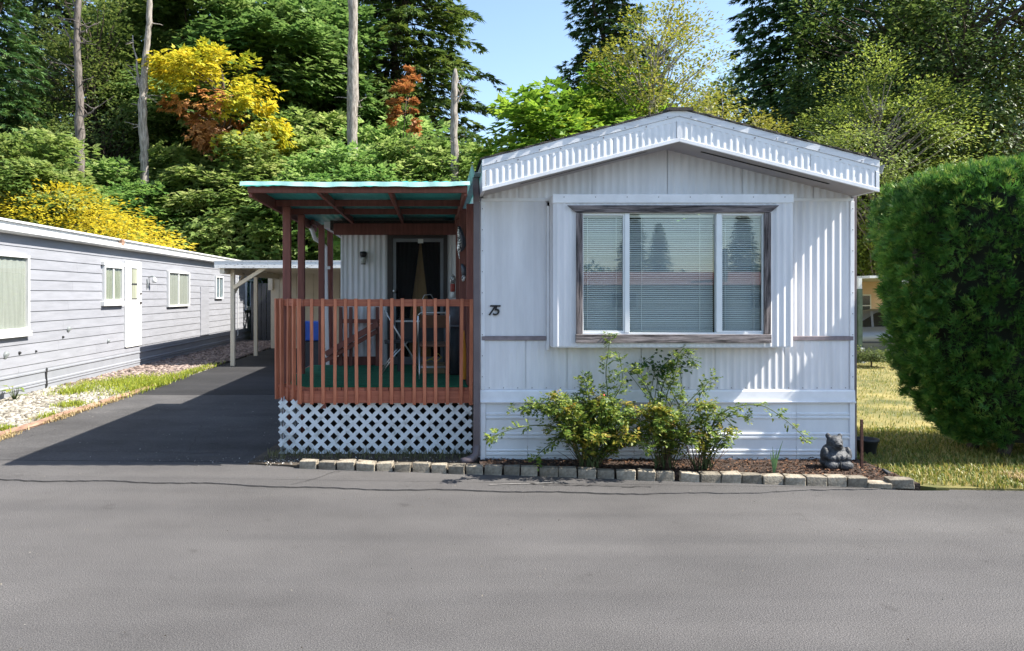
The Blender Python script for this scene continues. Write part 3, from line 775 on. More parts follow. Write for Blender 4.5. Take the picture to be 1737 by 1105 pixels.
# balusters
slat = MB().box(-0.019, 0.019, -0.019, 0.019, PZ(686, YP), PZ(507, YP)).mesh('baluster', M['red_wood'])
for px in (529, 548.6, 567.7, 587.4, 606, 625.6, 644.7, 663.9, 682.7, 701.8, 720.6, 739.7, 758.6, 780.9, 798.2):
    o = place('baluster', slat, porch, (PX(px, YP - 0.02), YP - 0.02, rg.uniform(-0.006, 0.006)), (rg.uniform(-0.006, 0.006), rg.uniform(-0.011, 0.011), rg.uniform(-0.12, 0.12)))
    m_ = o.modifiers.new('bevel', 'BEVEL'); m_.width = 0.003; m_.segments = 1
dv = Vector((XP0 - XCH, YCH - YP)).normalized(); nv = Vector((-dv.y, dv.x))
if nv.y > 0: nv = -nv
for t in (0.10, 0.33, 0.56, 0.78, 0.985):
    x = XCH + (XP0 - XCH) * t + nv.x * 0.02; y = YP + (YCH - YP) * t + nv.y * 0.02
    place('baluster', slat, porch, (x, y, 0), (rg.uniform(-0.02, 0.02), rg.uniform(-0.012, 0.02), math.atan2(dv.y, dv.x)))
for i in range(7):
    place('baluster', slat, porch, (XP0 - 0.02, YCH + 0.12 + 0.135 * i, 0), (0, rg.uniform(-0.01, 0.01), 0))
# roof posts
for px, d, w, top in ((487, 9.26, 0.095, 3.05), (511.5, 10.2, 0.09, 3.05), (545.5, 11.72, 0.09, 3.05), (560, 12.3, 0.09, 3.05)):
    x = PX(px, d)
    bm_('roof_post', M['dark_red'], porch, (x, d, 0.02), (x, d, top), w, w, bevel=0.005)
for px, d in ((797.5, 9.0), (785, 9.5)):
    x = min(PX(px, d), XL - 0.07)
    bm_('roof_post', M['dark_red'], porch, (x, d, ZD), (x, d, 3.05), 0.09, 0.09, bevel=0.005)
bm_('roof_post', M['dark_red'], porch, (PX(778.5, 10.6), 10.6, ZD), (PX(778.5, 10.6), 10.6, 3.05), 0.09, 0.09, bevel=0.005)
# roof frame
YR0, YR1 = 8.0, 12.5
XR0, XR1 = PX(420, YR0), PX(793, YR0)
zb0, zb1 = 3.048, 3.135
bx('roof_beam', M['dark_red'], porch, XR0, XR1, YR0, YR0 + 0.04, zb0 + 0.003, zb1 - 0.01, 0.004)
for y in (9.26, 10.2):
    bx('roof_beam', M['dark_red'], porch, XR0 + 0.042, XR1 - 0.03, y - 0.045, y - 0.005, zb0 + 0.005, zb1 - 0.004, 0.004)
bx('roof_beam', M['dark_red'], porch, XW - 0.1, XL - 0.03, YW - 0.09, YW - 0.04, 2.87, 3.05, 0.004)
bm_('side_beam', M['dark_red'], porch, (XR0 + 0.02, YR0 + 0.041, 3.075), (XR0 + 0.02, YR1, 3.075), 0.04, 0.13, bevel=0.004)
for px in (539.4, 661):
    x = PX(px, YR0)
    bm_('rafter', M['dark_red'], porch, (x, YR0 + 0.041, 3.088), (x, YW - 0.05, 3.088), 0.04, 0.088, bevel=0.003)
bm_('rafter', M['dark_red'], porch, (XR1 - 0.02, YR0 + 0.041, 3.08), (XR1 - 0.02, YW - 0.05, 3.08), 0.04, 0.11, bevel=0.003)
bm_('side_beam', M['dark_red'], porch, (XR0 + 0.11, 11.6, 3.09), (XR0 + 0.11, 12.45, 3.09), 0.04, 0.08)
# teal roof sheets: low corrugations, sagging front edge
nsh = 3
xs_all = np.linspace(XR0 - 0.055, XR1 + 0.01, nsh + 1)
for k in range(nsh):
    a, b = xs_all[k] - (0.03 if k else 0), xs_all[k+1]
    n = 28
    rowt, rowb = [], []
    ys = [YR0 - 0.075, YR0 - 0.07, YR0 + 0.05, 9.5, 11.0, YR1 + 0.05]
    grid_t, grid_b = [], []
    for j, y in enumerate(ys):
        rt, rb = [], []
        for i in range(n + 1):
            x = a + (b - a) * i / n
            sag = 0.006 * math.sin(x * 3.1 + k) + 0.003 * math.sin(x * 11)
            z = 3.142 + k * 0.004 + 0.004 * math.sin(x * 2 * math.pi / 0.11) + (-0.030 + sag if j == 0 else (0.004 + sag * 0.5 if j <= 2 else 0))
            rt.append((x, y, z + (0.006 if j else 0.0))); rb.append((x, y, z))
        grid_t.append(rt); grid_b.append(rb)
    mb = MB(); mb.strip(grid_t); mb.strip(grid_b)
    mb.build('roof_sheet', M['teal'], porch, smooth=True, fix=False)
# front flap of the teal sheet folded over the edge
row1, row2 = [], []
for i in range(60):
    x = XR0 - 0.06 + (XR1 + 0.02 - XR0 + 0.06) * i / 59
    s_ = 0.006 * math.sin(i * 0.23) + 0.005 * math.sin(i * 0.11 + 1) + 0.003 * math.sin(i * 0.8)
    row1.append((x, YR0 - 0.088, 3.158 + 0.4 * s_)); row2.append((x, YR0 - 0.105 - 0.01 * math.sin(i), 3.108 + s_))
fl_ = MB(); fl_.strip([row1, row2]); fl_.strip([[(x, y + 0.004, z) for x, y, z in row1], [(x, y + 0.004, z) for x, y, z in row2]])
fl_.build('roof_sheet_edge', M['teal_edge'], porch, smooth=True, fix=False)

# ---- lattice skirt: each lath by itself, two layers
def lattice(p0, p1, z0, z1, yoff, sp=0.153, w=0.047, t=0.007):
    """laths between two ground points p0 -> p1 (x,y)"""
    p0, p1 = Vector(p0), Vector(p1)
    u = (p1 - p0).normalized(); L_ = (p1 - p0).length; nrm = Vector((u.y, -u.x))
    H = z1 - z0
    for layer, sg in ((0, 1), (1, -1)):
        k = -int(H / sp) - 1
        while k * sp < L_ + H:
            s0 = k * sp + 0.03
            # lath from (s0, bottom) to (s0 + sg*H, top)
            pts = []
            if sg > 0: a0, a1 = s0, s0 + H
            else: a0, a1 = s0 + 0.02 , s0 + 0.02 - H
            tA, tB = 0.0, 1.0
            lo, hi = 0.0, L_
            da = a1 - a0
            for bound in (lo, hi):
                tt = (bound - a0) / da
                if 0 < tt < 1:
                    if (a0 < lo and bound == lo) or (a0 > hi and bound == hi): tA = max(tA, tt)
                    elif (a1 < lo and bound == lo) or (a1 > hi and bound == hi): tB = min(tB, tt)
            okA = (lo - 1e-6 <= a0 + da * tA <= hi + 1e-6); okB = (lo - 1e-6 <= a0 + da * tB <= hi + 1e-6)
            if okA and okB and tB - tA > 0.06:
                off = nrm * (layer * t - 0.0)
                def pt(tt):
                    q = p0 + u * (a0 + da * tt) + nrm * (-layer * t)
                    return Vector((q.x, q.y, z0 + H * tt))
                bm_('lath', M['lattice'], porch, pt(tA), pt(tB), t, w, up=(-u.x * sg, -u.y * sg, 1))
            k += 1
YL = 8.80
lattice((PX(474, YL), YL), (PX(805, YL) - 0.04, YL), 0.0, PZ(684, YL) + 0.03, 0)
lattice((PX(474, YL), 11.4), (PX(474, YL), YL + 0.02), 0.05, PZ(684, YL) + 0.03, 0)
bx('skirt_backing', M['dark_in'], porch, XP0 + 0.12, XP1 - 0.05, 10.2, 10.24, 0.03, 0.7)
# stair rail behind, at the back of the deck
bm_('stair_rail', M['dark_red'], porch, P(553, 601, 11.2), P(642, 549, 11.0), 0.04, 0.085)
bm_('stair_rail', M['dark_red'], porch, P(548, 614, 11.25), P(640, 562, 11.05), 0.04, 0.06)
bm_('back_rail', M['dark_red'], porch, P(577, 545, 11.3), P(646, 545, 11.3), 0.04, 0.06)
for px in (578, 595, 625, 640):
    bm_('back_rail_post', M['dark_red'], porch, (PX(px, 11.3), 11.3, ZD + 0.01), (PX(px, 11.3), 11.3, PZ(521, 11.3)), 0.05, 0.05)
bx('back_kickboard', M['dark_red'], porch, PX(566, 11.4), PX(642, 11.4), 11.40, 11.44, ZD + 0.01, ZD + 0.14)
for i in range(3):
    bx('stair_tread', M['dark_red'], porch, XP0 + 0.02, XW - 0.04, 11.47 + 0.27 * i, 11.73 + 0.27 * i, ZD - 0.2 * (i + 1) - 0.04, ZD - 0.2 * (i + 1))

# wall lamp by the door
lamp = thing('wall_lamp', 'black wall lamp with glass body on the ribbed wall beside the porch door', 'lamp', P(617, 440, YW))
lx, lz = PX(617, YW), PZ(437, YW)
MB().lathe([(0.02, 0.09), (0.05, 0.085), (0.058, 0.05), (0.05, 0.02), (0.04, 0.0)][::-1], (lx, YW - 0.075, lz - 0.0), 12).build('lamp_cap', M['black'], lamp, smooth=True)
MB().lathe([(0.034, -0.10), (0.040, -0.06), (0.044, 0.0)], (lx, YW - 0.075, lz), 10).build('lamp_glass', mat('ribbed_lamp_glass', (0.4, 0.4, 0.36), 0.12, 0.3, 30), lamp, smooth=True)
MB().lathe([(0.037, -0.112), (0.037, -0.1)], (lx, YW - 0.075, lz), 10).build('lamp_base', M['black'], lamp)
bx('lamp_bracket', M['black'], lamp, lx - 0.03, lx + 0.03, YW - 0.045, YW - 0.013, lz - 0.03, lz + 0.07)

# ---- things on the porch
def folding_chair(name, label, loc, rz, pad):
    t = thing(name, label, 'folding chair', loc)
    o = Vector(loc)
    rot = Matrix.Rotation(rz, 3, 'Z')
    def W(x, y, z): return o + rot @ Vector((x, y, z))
    for s in (-1, 1):
        x = s * 0.205
        MB().tube([W(x, -0.26, 0.0), W(x, -0.18, 0.25), W(x, -0.02, 0.5), W(x, 0.16, 0.82)], 0.011, 8).build('front_leg', M['chrome'], t, smooth=True)
        MB().tube([W(x * 0.92, 0.24, 0.0), W(x * 0.92, 0.04, 0.28), W(x * 0.92, -0.12, 0.44)], 0.011, 8).build('rear_leg', M['chrome'], t, smooth=True)
    MB().tube([W(-0.205, 0.16, 0.82), W(-0.17, 0.175, 0.86), W(0.17, 0.175, 0.86), W(0.205, 0.16, 0.82)], 0.011, 8).build('back_tube', M['chrome'], t, smooth=True)
    for z, y in ((0.12, -0.222), (0.14, 0.14)):
        MB().tube([W(-0.2, y, z), W(0.2, y, z)], 0.008, 6).build('stretcher', M['chrome'], t, smooth=True)
    mb = MB(); mb.beam(W(0, -0.2, 0.445), W(0, 0.2, 0.43), 0.38, 0.035); mb.build('seat', pad, t, bevel=0.008)
    mb = MB(); mb.beam(W(0, 0.085, 0.66), W(0, 0.158, 0.83), 0.37, 0.018, up=rot @ Vector((0, 1, -0.3))); mb.build('backrest', pad, t, bevel=0.004)
    return t
folding_chair('folding_chair', 'steel folding chair with brown back facing the table, nearest the railing', (PX(736, 9.75), 9.75, ZD + 0.009), R(180), M['brown_pad'])
folding_chair('folding_chair', 'steel folding chair with dark seat turned sideways left of the table', (PX(676, 10.35), 10.35, ZD + 0.009), R(95), M['dark_grey'])
tb = thing('porch_table', 'dark small table with pale edge standing before the porch door', 'table', (PX(722, 10.75), 10.75, ZD + 0.009))
tx, tz = PX(722, 10.75), ZD + 0.009
bx('tabletop', M['dark_grey'], tb, tx - 0.42, tx + 0.42, 10.45, 11.1, tz + 0.70, tz + 0.735, 0.004)
bx('table_edge', M['white_plastic'], tb, tx - 0.425, tx + 0.425, 10.438, 10.449, tz + 0.705, tz + 0.73)
for sx in (-0.38, 0.38):
    for yy in (10.5, 11.05):
        bm_('table_leg', M['dark_grey'], tb, (tx + sx, yy, tz), (tx + sx, yy, tz + 0.7), 0.045, 0.045)
bx('table_apron', M['dark_grey'], tb, tx - 0.36, tx + 0.36, 10.48, 10.5, tz + 0.42, tz + 0.70)
t = thing('white_bucket', 'white open plastic bucket on the porch table', 'bucket', (PX(727, 10.7), 10.7, tz + 0.736))
MB().lathe([(0.10, 0.0), (0.125, 0.22), (0.131, 0.22), (0.131, 0.235), (0.12, 0.235), (0.095, 0.02)], (PX(727, 10.7), 10.7, tz + 0.736), 20).build('bucket_body', M['white_plastic'], t, smooth=True)
MB().tube([(PX(727, 10.7) - 0.125, 10.7, tz + 0.95), (PX(727, 10.7) - 0.06, 10.64, tz + 1.09), (PX(727, 10.7) + 0.03, 10.62, tz + 1.1), (PX(727, 10.7) + 0.12, 10.7, tz + 0.95)], 0.006, 6).build('bucket_handle', M['chrome'], t, smooth=True)
t = thing('cardboard_box', 'brown cardboard box with odds and ends under the porch table', 'box', (PX(737, 10.3), 10.3, tz))
cx = PX(737, 10.3)
MB().box(cx - 0.2, cx + 0.2, 10.2, 10.5, tz, tz + 0.13).build('box_body', M['cardboard'], t, bevel=0.004)
for s in (-1, 1):
    bm_('box_flap', M['cardboard'], t, (cx + s * 0.2, 10.35, tz + 0.128), (cx + s * 0.31, 10.35, tz + 0.09), 0.3, 0.006)
o = MB().tube([(cx - 0.15, 10.3, tz + 0.15), (cx - 0.05, 10.26, tz + 0.2), (cx + 0.02, 10.3, tz + 0.15), (cx + 0.1, 10.25, tz + 0.22), (cx + 0.05, 10.28, tz + 0.27), (cx - 0.06, 10.3, tz + 0.18)], 0.008, 6).build('coiled_cord', mat('yellow_cord', (0.5, 0.38, 0.08), 0.6), None, smooth=True)
tag(o, 'yellow cord looped on top of the cardboard box', 'cord')
o = MB().lathe([(0.02, 0), (0.045, 0.02), (0.05, 0.09), (0.02, 0.12)], (PX(763.5, 10.2), 10.2, tz + 0.30), 12).build('orange_float', M['orange_red'], None, smooth=True)
tag(o, 'small orange red ball shaped float beside the near folding chair', 'float')
# tall dark bin with a light rim and a bag on it
t = thing('dark_bin', 'tall dark plastic bin in the right corner of the porch', 'bin', (PX(771, 10.1), 10.1, tz))
bxx = PX(771, 10.1)
MB().lathe([(0.11, 0), (0.135, 0.02), (0.15, 0.66), (0.14, 0.66), (0.12, 0.05)], (bxx, 10.1, tz), 20).build('bin_body', M['dark_grey'], t, smooth=True)
MB().lathe([(0.151, 0.655), (0.162, 0.66), (0.162, 0.68), (0.150, 0.682)], (bxx, 10.1, tz), 20).build('bin_rim', M['storm'], t, smooth=True)
rngb = random.Random(5)
mb = MB()
prof = []
n = 14
for r_, z in ((0.13, 0.66), (0.15, 0.74), (0.135, 0.86), (0.08, 0.97), (0.02, 1.0)):
    prof.append([(bxx + (r_ + rngb.uniform(-0.015, 0.015)) * math.cos(6.283*k/n), 10.1 + (r_ + rngb.uniform(-0.015, 0.015)) * math.sin(6.283*k/n), tz + z) for k in range(n)])
mb.strip([p + [p[0]] for p in prof])
o = mb.build('grey_bag', mat('grey_plastic_bag', (0.09, 0.085, 0.095), 0.35, 0.2, 8, 0.4, 14), None, smooth=True); tag(o, 'crumpled grey plastic bag stuffed into the tall dark bin', 'bag')
# furled orange cloth leaning by the post
rows = []
for i in range(9):
    tt = i / 8
    z = tz + 0.02 + 0.62 * (1 - tt)
    wv = 0.005 + 0.045 * math.sin(min(1, tt * 1.05) * math.pi * 0.55)
    rows.append([(PX(787, 9.35) + wv * math.cos(k * 0.7) * 0.8, 9.35 + wv * math.sin(k * 0.7) * (1.0 if k % 2 else 0.6), z) for k in range(10)])
o = MB().strip(rows).build('furled_umbrella', M['orange'], None, smooth=True); tag(o, 'folded orange cloth umbrella standing by the right porch post', 'umbrella')
# hanging ornaments on the right post
def ornament(name, label, c, pts, w, m, tail=None):
    t = thing(name, label, 'ornament', c)
    c = Vector(c)
    mb = MB(); n = 10
    rows = []
    for i, (dx, dz, r_) in enumerate(pts):
        rows.append([(c.x + dx + r_ * math.cos(6.2832*k/n), c.y + w * (r_ / 0.06) * math.sin(6.2832*k/n), c.z + dz) for k in range(n)])
    mb.strip([r + [r[0]] for r in rows])
    mb.build('body', m, t, smooth=True)
    if tail:
        mb = MB(); rows = []
        for i, (dx, dz, r_) in enumerate(tail):
            rows.append([(c.x + dx + r_ * math.cos(6.2832*k/n), c.y - 0.02 + 0.5 * r_ * math.sin(6.2832*k/n), c.z + dz) for k in range(n)])
        mb.strip([r + [r[0]] for r in rows]); mb.build('wing', M['silver_speck'], t, smooth=True)
    return t
yo = 9.36
ornament('metal_fish_ornament', 'upper dark metal fish ornament hanging on the right porch post', P(782, 402, yo), [(-0.03, 0.14, 0.005), (-0.022, 0.12, 0.022), (-0.005, 0.05, 0.034), (0.012, -0.02, 0.045), (0.028, -0.10, 0.04), (0.02, -0.16, 0.022), (0.0, -0.19, 0.004)], 0.035, M['gunmetal'],
         [(-0.035, 0.12, 0.004), (-0.03, 0.05, 0.018), (-0.02, -0.05, 0.024), (-0.022, -0.14, 0.03), (-0.03, -0.20, 0.012), (-0.02, -0.28, 0.004)])
ornament('metal_fish_ornament', 'lower dark metal fish ornament with silver tip hanging on the right porch post', P(786, 459, yo), [(-0.02, 0.09, 0.004), (-0.012, 0.07, 0.022), (0.006, 0.02, 0.038), (0.012, -0.04, 0.036), (0.004, -0.08, 0.018)], 0.03, M['gunmetal'],
         [(0.0, -0.065, 0.012), (0.0, -0.09, 0.026), (-0.002, -0.125, 0.018), (-0.006, -0.145, 0.004)])
o = thing('hanging_lantern', 'small red and white ornament hanging beside the porch door', 'ornament', P(768, 486, 10.6))
c = P(768, 486, 10.6)
MB().lathe([(0.02, 0.03), (0.036, 0.04), (0.04, 0.10), (0.03, 0.15), (0.008, 0.17)], c, 10).build('lantern_top', M['silver_speck'], o, smooth=True)
MB().lathe([(0.03, -0.08), (0.036, -0.07), (0.036, 0.03), (0.025, 0.04)], c, 10).build('lantern_body', M['red_paint'], o, smooth=True)
MB().lathe([(0.022, -0.17), (0.042, -0.15), (0.038, -0.09), (0.03, -0.08)], c, 10).build('lantern_base', M['white_plastic'], o, smooth=True)
# white downpipe behind the posts
t = thing('white_downpipe', 'white downpipe with elbow at the corner behind the porch posts', 'downpipe', (-1.80, 12.15, 0))
bm_('pipe', M['white'], t, (PX(556, 12.15), 12.15, PZ(625, 12.15)), (PX(552, 12.15), 12.15, PZ(418, 12.15)), 0.055, 0.07, bevel=0.006)
MB().tube([P(552, 420, 12.15), P(545, 412, 12.1), P(534, 405, 12.0), P(530, 392, 11.9), P(526, 384, 11.9)], 0.035, 10).build('elbow', M['white'], t, smooth=True)
bx('pipe_bracket', M['white'], t, PX(552, 12.1), PX(560, 12.1), 12.08, 12.11, PZ(457, 12.1), PZ(452, 12.1))
# blue-lidded bin on the driveway
bc = P(527, 577, 13.2)
t = thing('wheeled_bin', 'blue wheeled bin on the driveway behind the porch corner', 'bin', (bc.x, 13.2, 0.012))
MB().prism([(bc.x - 0.17, 0.1), (bc.x + 0.17, 0.1), (bc.x + 0.21, 1.12), (bc.x - 0.21, 1.12)], 'y', 12.98, 13.45).build('bin_body', M['dark_grey'], t, bevel=0.02)
MB().prism([(bc.x - 0.205, 1.121), (bc.x + 0.205, 1.121), (bc.x + 0.21, 1.40), (bc.x + 0.16, 1.46), (bc.x - 0.16, 1.46), (bc.x - 0.21, 1.40)], 'y', 12.96, 13.48).build('bin_top', M['blue_plastic'], t, bevel=0.02)
for s in (-1, 1):
    MB().tube([(bc.x + s * 0.20, 13.40, 0.11), (bc.x + s * 0.25, 13.40, 0.11)], 0.10, 14).build('wheel', M['tyre'], t, smooth=False)
# ------------------------------------------------------------------ neighbour on the left
XN = -7.8
nh = thing('neighbour_house', 'long grey lap sided mobile home with white eaves left of the driveway', 'mobile home', (XN, 20, 0))
def nd(px): return -XN * FPX / (VX - px)       # depth along the wall for a pixel column
YN0, YN1 = 4.0, 34.0
laps = [0.50]
z = 0.59
while z < 3.0:
    laps.append(z); z += 0.205
laps = laps[1:] + [3.08]
laps = [0.47] + laps
for i in range(len(laps) - 1):
    z0, z1 = laps[i], laps[i+1]
    y = YN0 - (i * 1.7) % 3.6
    while y < YN1:
        y2 = min(y + 4.88, YN1); ya = max(y, YN0)
        if y2 > ya + 0.05:
            # bottom edge proud of the board below, so each lap throws its own line
            MB().prism([(XN - 0.03, z0 - 0.0), (XN + 0.018, z0), (XN + 0.018, z0 + 0.006), (XN + 0.003, z1 + 0.012), (XN - 0.03, z1 + 0.012)], 'y', ya + 0.0015, y2 - 0.0015).build('siding_board', M['lap'], nh)
        y += 4.88
bx('wall', M['lap_skirt'], nh, XN - 0.2, XN - 0.031, YN0, YN1, 0, 3.08)
bx('end_wall', M['lap_skirt'], nh, XN - 4.2, XN - 0.201, YN0 + 0.0, YN1, 0, 3.08)
# skirting: folded sheet
skp = [(0.468, 0.014), (0.44, 0.014), (0.43, 0.026), (0.40, 0.026), (0.385, 0.006), (0.24, 0.004), (0.225, 0.020), (0.195, 0.020), (0.182, 0.004), (0.17, 0.018), (0.145, 0.018), (0.13, 0.003), (0.0, 0.006)]
ys_ = [YN0, 9.0, 12.0, nd(77), nd(78.5), 20.6, 25.5, 30.0, YN1]
for a, b in zip(ys_[:-1], ys_[1:]):
    if b - a < 0.4: continue
    MB().strip([[(XN + dx, a + 0.004, z) for z, dx in skp], [(XN + dx, b - 0.004, z) for z, dx in skp]]).build('skirting_panel', M['lap_skirt'], nh, fix=False)
mbk = MB(); mbk.add([(XN + 0.03, nd(75) , 0.45), (XN + 0.03, nd(79), 0.46), (XN + 0.03, nd(77.5), 0.3), (XN + 0.03, nd(79), 0.12), (XN + 0.03, nd(76), 0.03), (XN + 0.03, nd(76.3), 0.28)], [(0, 1, 2, 5), (5, 2, 3, 4)])
mbk.build('skirting_tear', M['slot'], nh)
# eave: gutter, fascia, white roof
MB().prism([(XN - 0.02, 3.06), (XN + 0.16, 3.06), (XN + 0.20, 3.09), (XN + 0.20, 3.19), (XN + 0.185, 3.19), (XN + 0.185, 3.10), (XN - 0.02, 3.10)], 'y', YN0, 33.9).build('gutter', M['white'], nh)
bx('fascia', M['white'], nh, XN + 0.02, XN + 0.12, YN0, YN1, 3.101, 3.26)
MB().prism([(XN + 0.17, 3.262), (XN + 0.17, 3.30), (XN - 2.1, 3.62), (XN - 4.3, 3.30), (XN - 4.3, 3.262)], 'y', YN0 - 0.1, YN1 + 0.1).build('roof', M['white'], nh)
bx('roof_bracket', M['timber'], nh, XN + 0.14, XN + 0.21, nd(192), nd(197), 3.15, 3.29)
def nwin(p0, p1, z0, z1, mull=(0.5,), sill=False, head=False, cur='curtain'):
    a, b = nd(p0) if p0 > -50 else 12.1, nd(p1)
    f = 0.055
    w = bx('window', M['white'], nh, XN + 0.004, XN + 0.085, a - f, a + 0.0, z0 - f, z1 + f, 0.004)
    bx('window_frame', M['white'], w, XN + 0.004, XN + 0.085, b, b + f, z0 - f, z1 + f, 0.004)
    bx('window_frame', M['white'], w, XN + 0.004, XN + 0.085, a + 0.001, b - 0.001, z1, z1 + f, 0.004)
    bx('window_frame', M['white'], w, XN + 0.004, XN + 0.085, a + 0.001, b - 0.001, z0 - f, z0, 0.004)
    e = [0.0] + list(mull) + [1.0]
    for i in range(len(e) - 1):
        y0 = a + (b - a) * e[i]; y1 = a + (b - a) * e[i+1]
        if i: bx('window_bar', M['white'], w, XN + 0.006, XN + 0.066, y0 - 0.025, y0 + 0.025, z0 + 0.001, z1 - 0.001)
        MB().box(XN + 0.044, XN + 0.047, y0 + 0.026, y1 - 0.026, z0 + 0.001, z1 - 0.001).build('window_pane', M['glass_soft'], w)
    rows = []
    n = max(10, int((b - a) / 0.04))
    for zz in (z0 + 0.002, z1 - 0.002):
        rows.append([(XN + 0.029 + 0.006 * math.sin(k * 1.3), a + (b - a) * k / n, zz) for k in range(n + 1)])
    MB().strip(rows).build('curtain', M[cur], w, smooth=True)
    if sill: bx('window_sill', M['white'], w, XN + 0.004, XN + 0.10, a - 0.12, b + 0.1, z0 - 0.16, z0 - f - 0.001, 0.004)
    if head: bx('window_head', M['white'], w, XN + 0.004, XN + 0.095, a - 0.12, b + 0.1, z1 + f + 0.001, z1 + 0.14, 0.004)
M['curtain_mid'] = mat('grey_green_curtain', (0.24, 0.25, 0.19), 0.85, 0.3, 3, stretch=(8, 8, 0.4))
M['curtain_blue'] = mat('dim_blind', (0.16, 0.20, 0.22), 0.7, 0.2, 3)
nwin(-100, 41, 1.31, 2.63, (0.48,), True)
nwin(174, 202.5, 1.83, 2.58, (0.5,), True, True, 'curtain_mid')
nwin(283, 317, 1.63, 2.58, (0.48,), False, False)
nwin(364, 375, 1.84, 2.55, (0.5,), False, False, 'curtain_blue')
nwin(416, 433, 1.45, 2.5, (0.4,), True, False, 'curtain_blue')
# door
a, b = nd(209.5), nd(237.5)
dr = bx('door', M['white'], nh, XN + 0.012, XN + 0.058, a + 0.05, b - 0.05, 0.66, 2.75, 0.004)
for y0, y1, z0, z1 in ((a, a + 0.048, 0.62, 2.80), (b - 0.048, b, 0.62, 2.80), (a + 0.049, b - 0.049, 2.752, 2.80), (a + 0.049, b - 0.049, 0.60, 0.658)):
    bx('door_frame', M['white'], dr, XN + 0.004, XN + 0.045, y0, y1, z0, z1)
bx('door_window', M['curtain_mid'], dr, XN + 0.058, XN + 0.064, a + 0.36, b - 0.36, 1.84, 2.60)
bx('door_window_bar', M['dark_grey'], dr, XN + 0.064, XN + 0.07, a + 0.34, b - 0.34, 2.19, 2.23)
for z0, z1 in ((1.82, 1.84), (2.60, 2.62)):
    bx('door_window_bar', M['dark_grey'], dr, XN + 0.058, XN + 0.068, a + 0.34, b - 0.34, z0, z1)
for z_ in (1.72, 1.96):
    MB().tube([(XN + 0.05, b - 0.14, z_), (XN + 0.10, b - 0.14, z_)], 0.03 if z_ < 1.8 else 0.022, 8).build('door_knob', M['door_dark'], dr)
MB().tube([(XN + 0.0, nd(252), 2.42), (XN + 0.12, nd(252), 2.44), (XN + 0.16, nd(252), 2.40)], [0.02, 0.02, 0.02], 8).build('lamp_arm', M['gutter'], nh)
MB().lathe([(0.05, -0.12), (0.07, -0.06), (0.05, 0.0), (0.02, 0.03)], (XN + 0.16, nd(252), 2.38), 10).build('wall_light', M['white_plastic'], nh, smooth=True)
MB().tube([(XN + 0.03, nd(248), 2.36), (XN + 0.05, nd(248), 2.2), (XN + 0.03, nd(248), 2.1)], 0.018, 6).build('lamp_cable', M['gutter'], nh)
bx('hatch_panel', M['lap'], nh, XN + 0.006, XN + 0.034, nd(339), nd(353), 0.55, 2.2, 0.004)
for px, py, r_ in ((115, 559, 0.065), (8, 603, 0.07), (182, 579, 0.05), (31, 599, 0.03), (105, 572, 0.025), (59, 596, 0.02)):
    dd = nd(px); zc = PZ(py, dd)
    MB().tube([(XN, dd, zc), (XN + 0.03, dd, zc), (XN + 0.045, dd, zc - 0.01)], [r_, r_, r_ * 0.8], 12).build('vent', M['gutter'] if r_ > 0.04 else M['slot'], nh, smooth=True)
for px in (402, 444):
    bm_('corner_board', M['white'], nh, (XN + 0.03, nd(px), 0.3), (XN + 0.03, nd(px), 3.0), 0.06, 0.03)

# ------------------------------------------------------------------ carport and shed
cp = thing('carport', 'cream open carport with peeling roof edge over the driveway', 'carport', (-4.2, 21, 0))
for px, d, base in ((395, 19.8, 622), (434, 23.0, 605)):
    x = PX(px, d)
    bm_('carport_post', M['cream'], cp, (x, d, 0.0), (x, d, 2.62), 0.11, 0.11, bevel=0.006)
yc0, yc1 = 19.2, 26.1
xc0, xc1 = -5.72, -1.5
bx('carport_fascia', M['cream_peel'], cp, xc0, xc1, yc0 - 0.03, yc0, 2.63, 2.80, 0.003)
bx('carport_fascia_cap', M['white'], cp, xc0 - 0.02, xc1, yc0 - 0.04, yc0 + 0.01, 2.802, 2.83)
MB().prism([(xc0 - 0.04, 2.803), (xc1, 2.803), (xc1, 2.825), (xc0 - 0.04, 2.825)], 'y', yc0 + 0.012, yc1 + 5).build('carport_roof', M['cream'], cp)
for i in range(6):
    y = yc0 + 0.6 + i * 1.15
    bx('carport_rafter', M['cream'], cp, xc0 + 0.2, xc1, y - 0.025, y + 0.025, 2.66, 2.801)
bx('carport_beam', M['cream'], cp, -5.60, -5.48, yc0 + 0.02, yc1, 2.49, 2.655, 0.004)
bx('carport_side_fascia', M['cream_peel'], cp, xc0 - 0.02, xc0 + 0.01, yc0 + 0.002, yc1 + 5, 2.64, 2.80)
bm_('carport_brace', M['cream'], cp, P(397, 488, 19.75), P(452, 453, 19.3), 0.05, 0.10)
bm_('carport_brace', M['cream'], cp, (PX(395, 19.8), 19.85, 1.95), (PX(395, 19.8), 21.0, 2.52), 0.05, 0.09)
sh = thing('shed', 'cream boarded shed at the end of the carport', 'shed', (-3.7, 26.2, 0))
sx0_, sx1_ = PX(459, 26.2), -1.5
nbd = 14
for i in range(nbd):
    a = sx0_ + (sx1_ - sx0_) * i / nbd; b = sx0_ + (sx1_ - sx0_) * (i + 1) / nbd
    bx('wall_board', M['cream'], sh, a + 0.006, b - 0.006, 26.2 + rg.uniform(0, 0.006), 26.24, 0.02, 2.78)
bx('wall', M['cream'], sh, sx0_ + 0.02, sx1_, 26.241, 29.0, 0.0, 2.79)
bm_('shed_bracket', M['cream'], sh, (sx0_ + 0.02, 26.1, 2.1), (sx0_ + 0.02, 26.1, 2.7), 0.16, 0.08)
t = thing('dark_gap_boards', 'dark boards added in the gap between the grey house and the cream shed', 'boards', (-6.4, 27.5, 0))  # dark boards added where there is only a dark gap
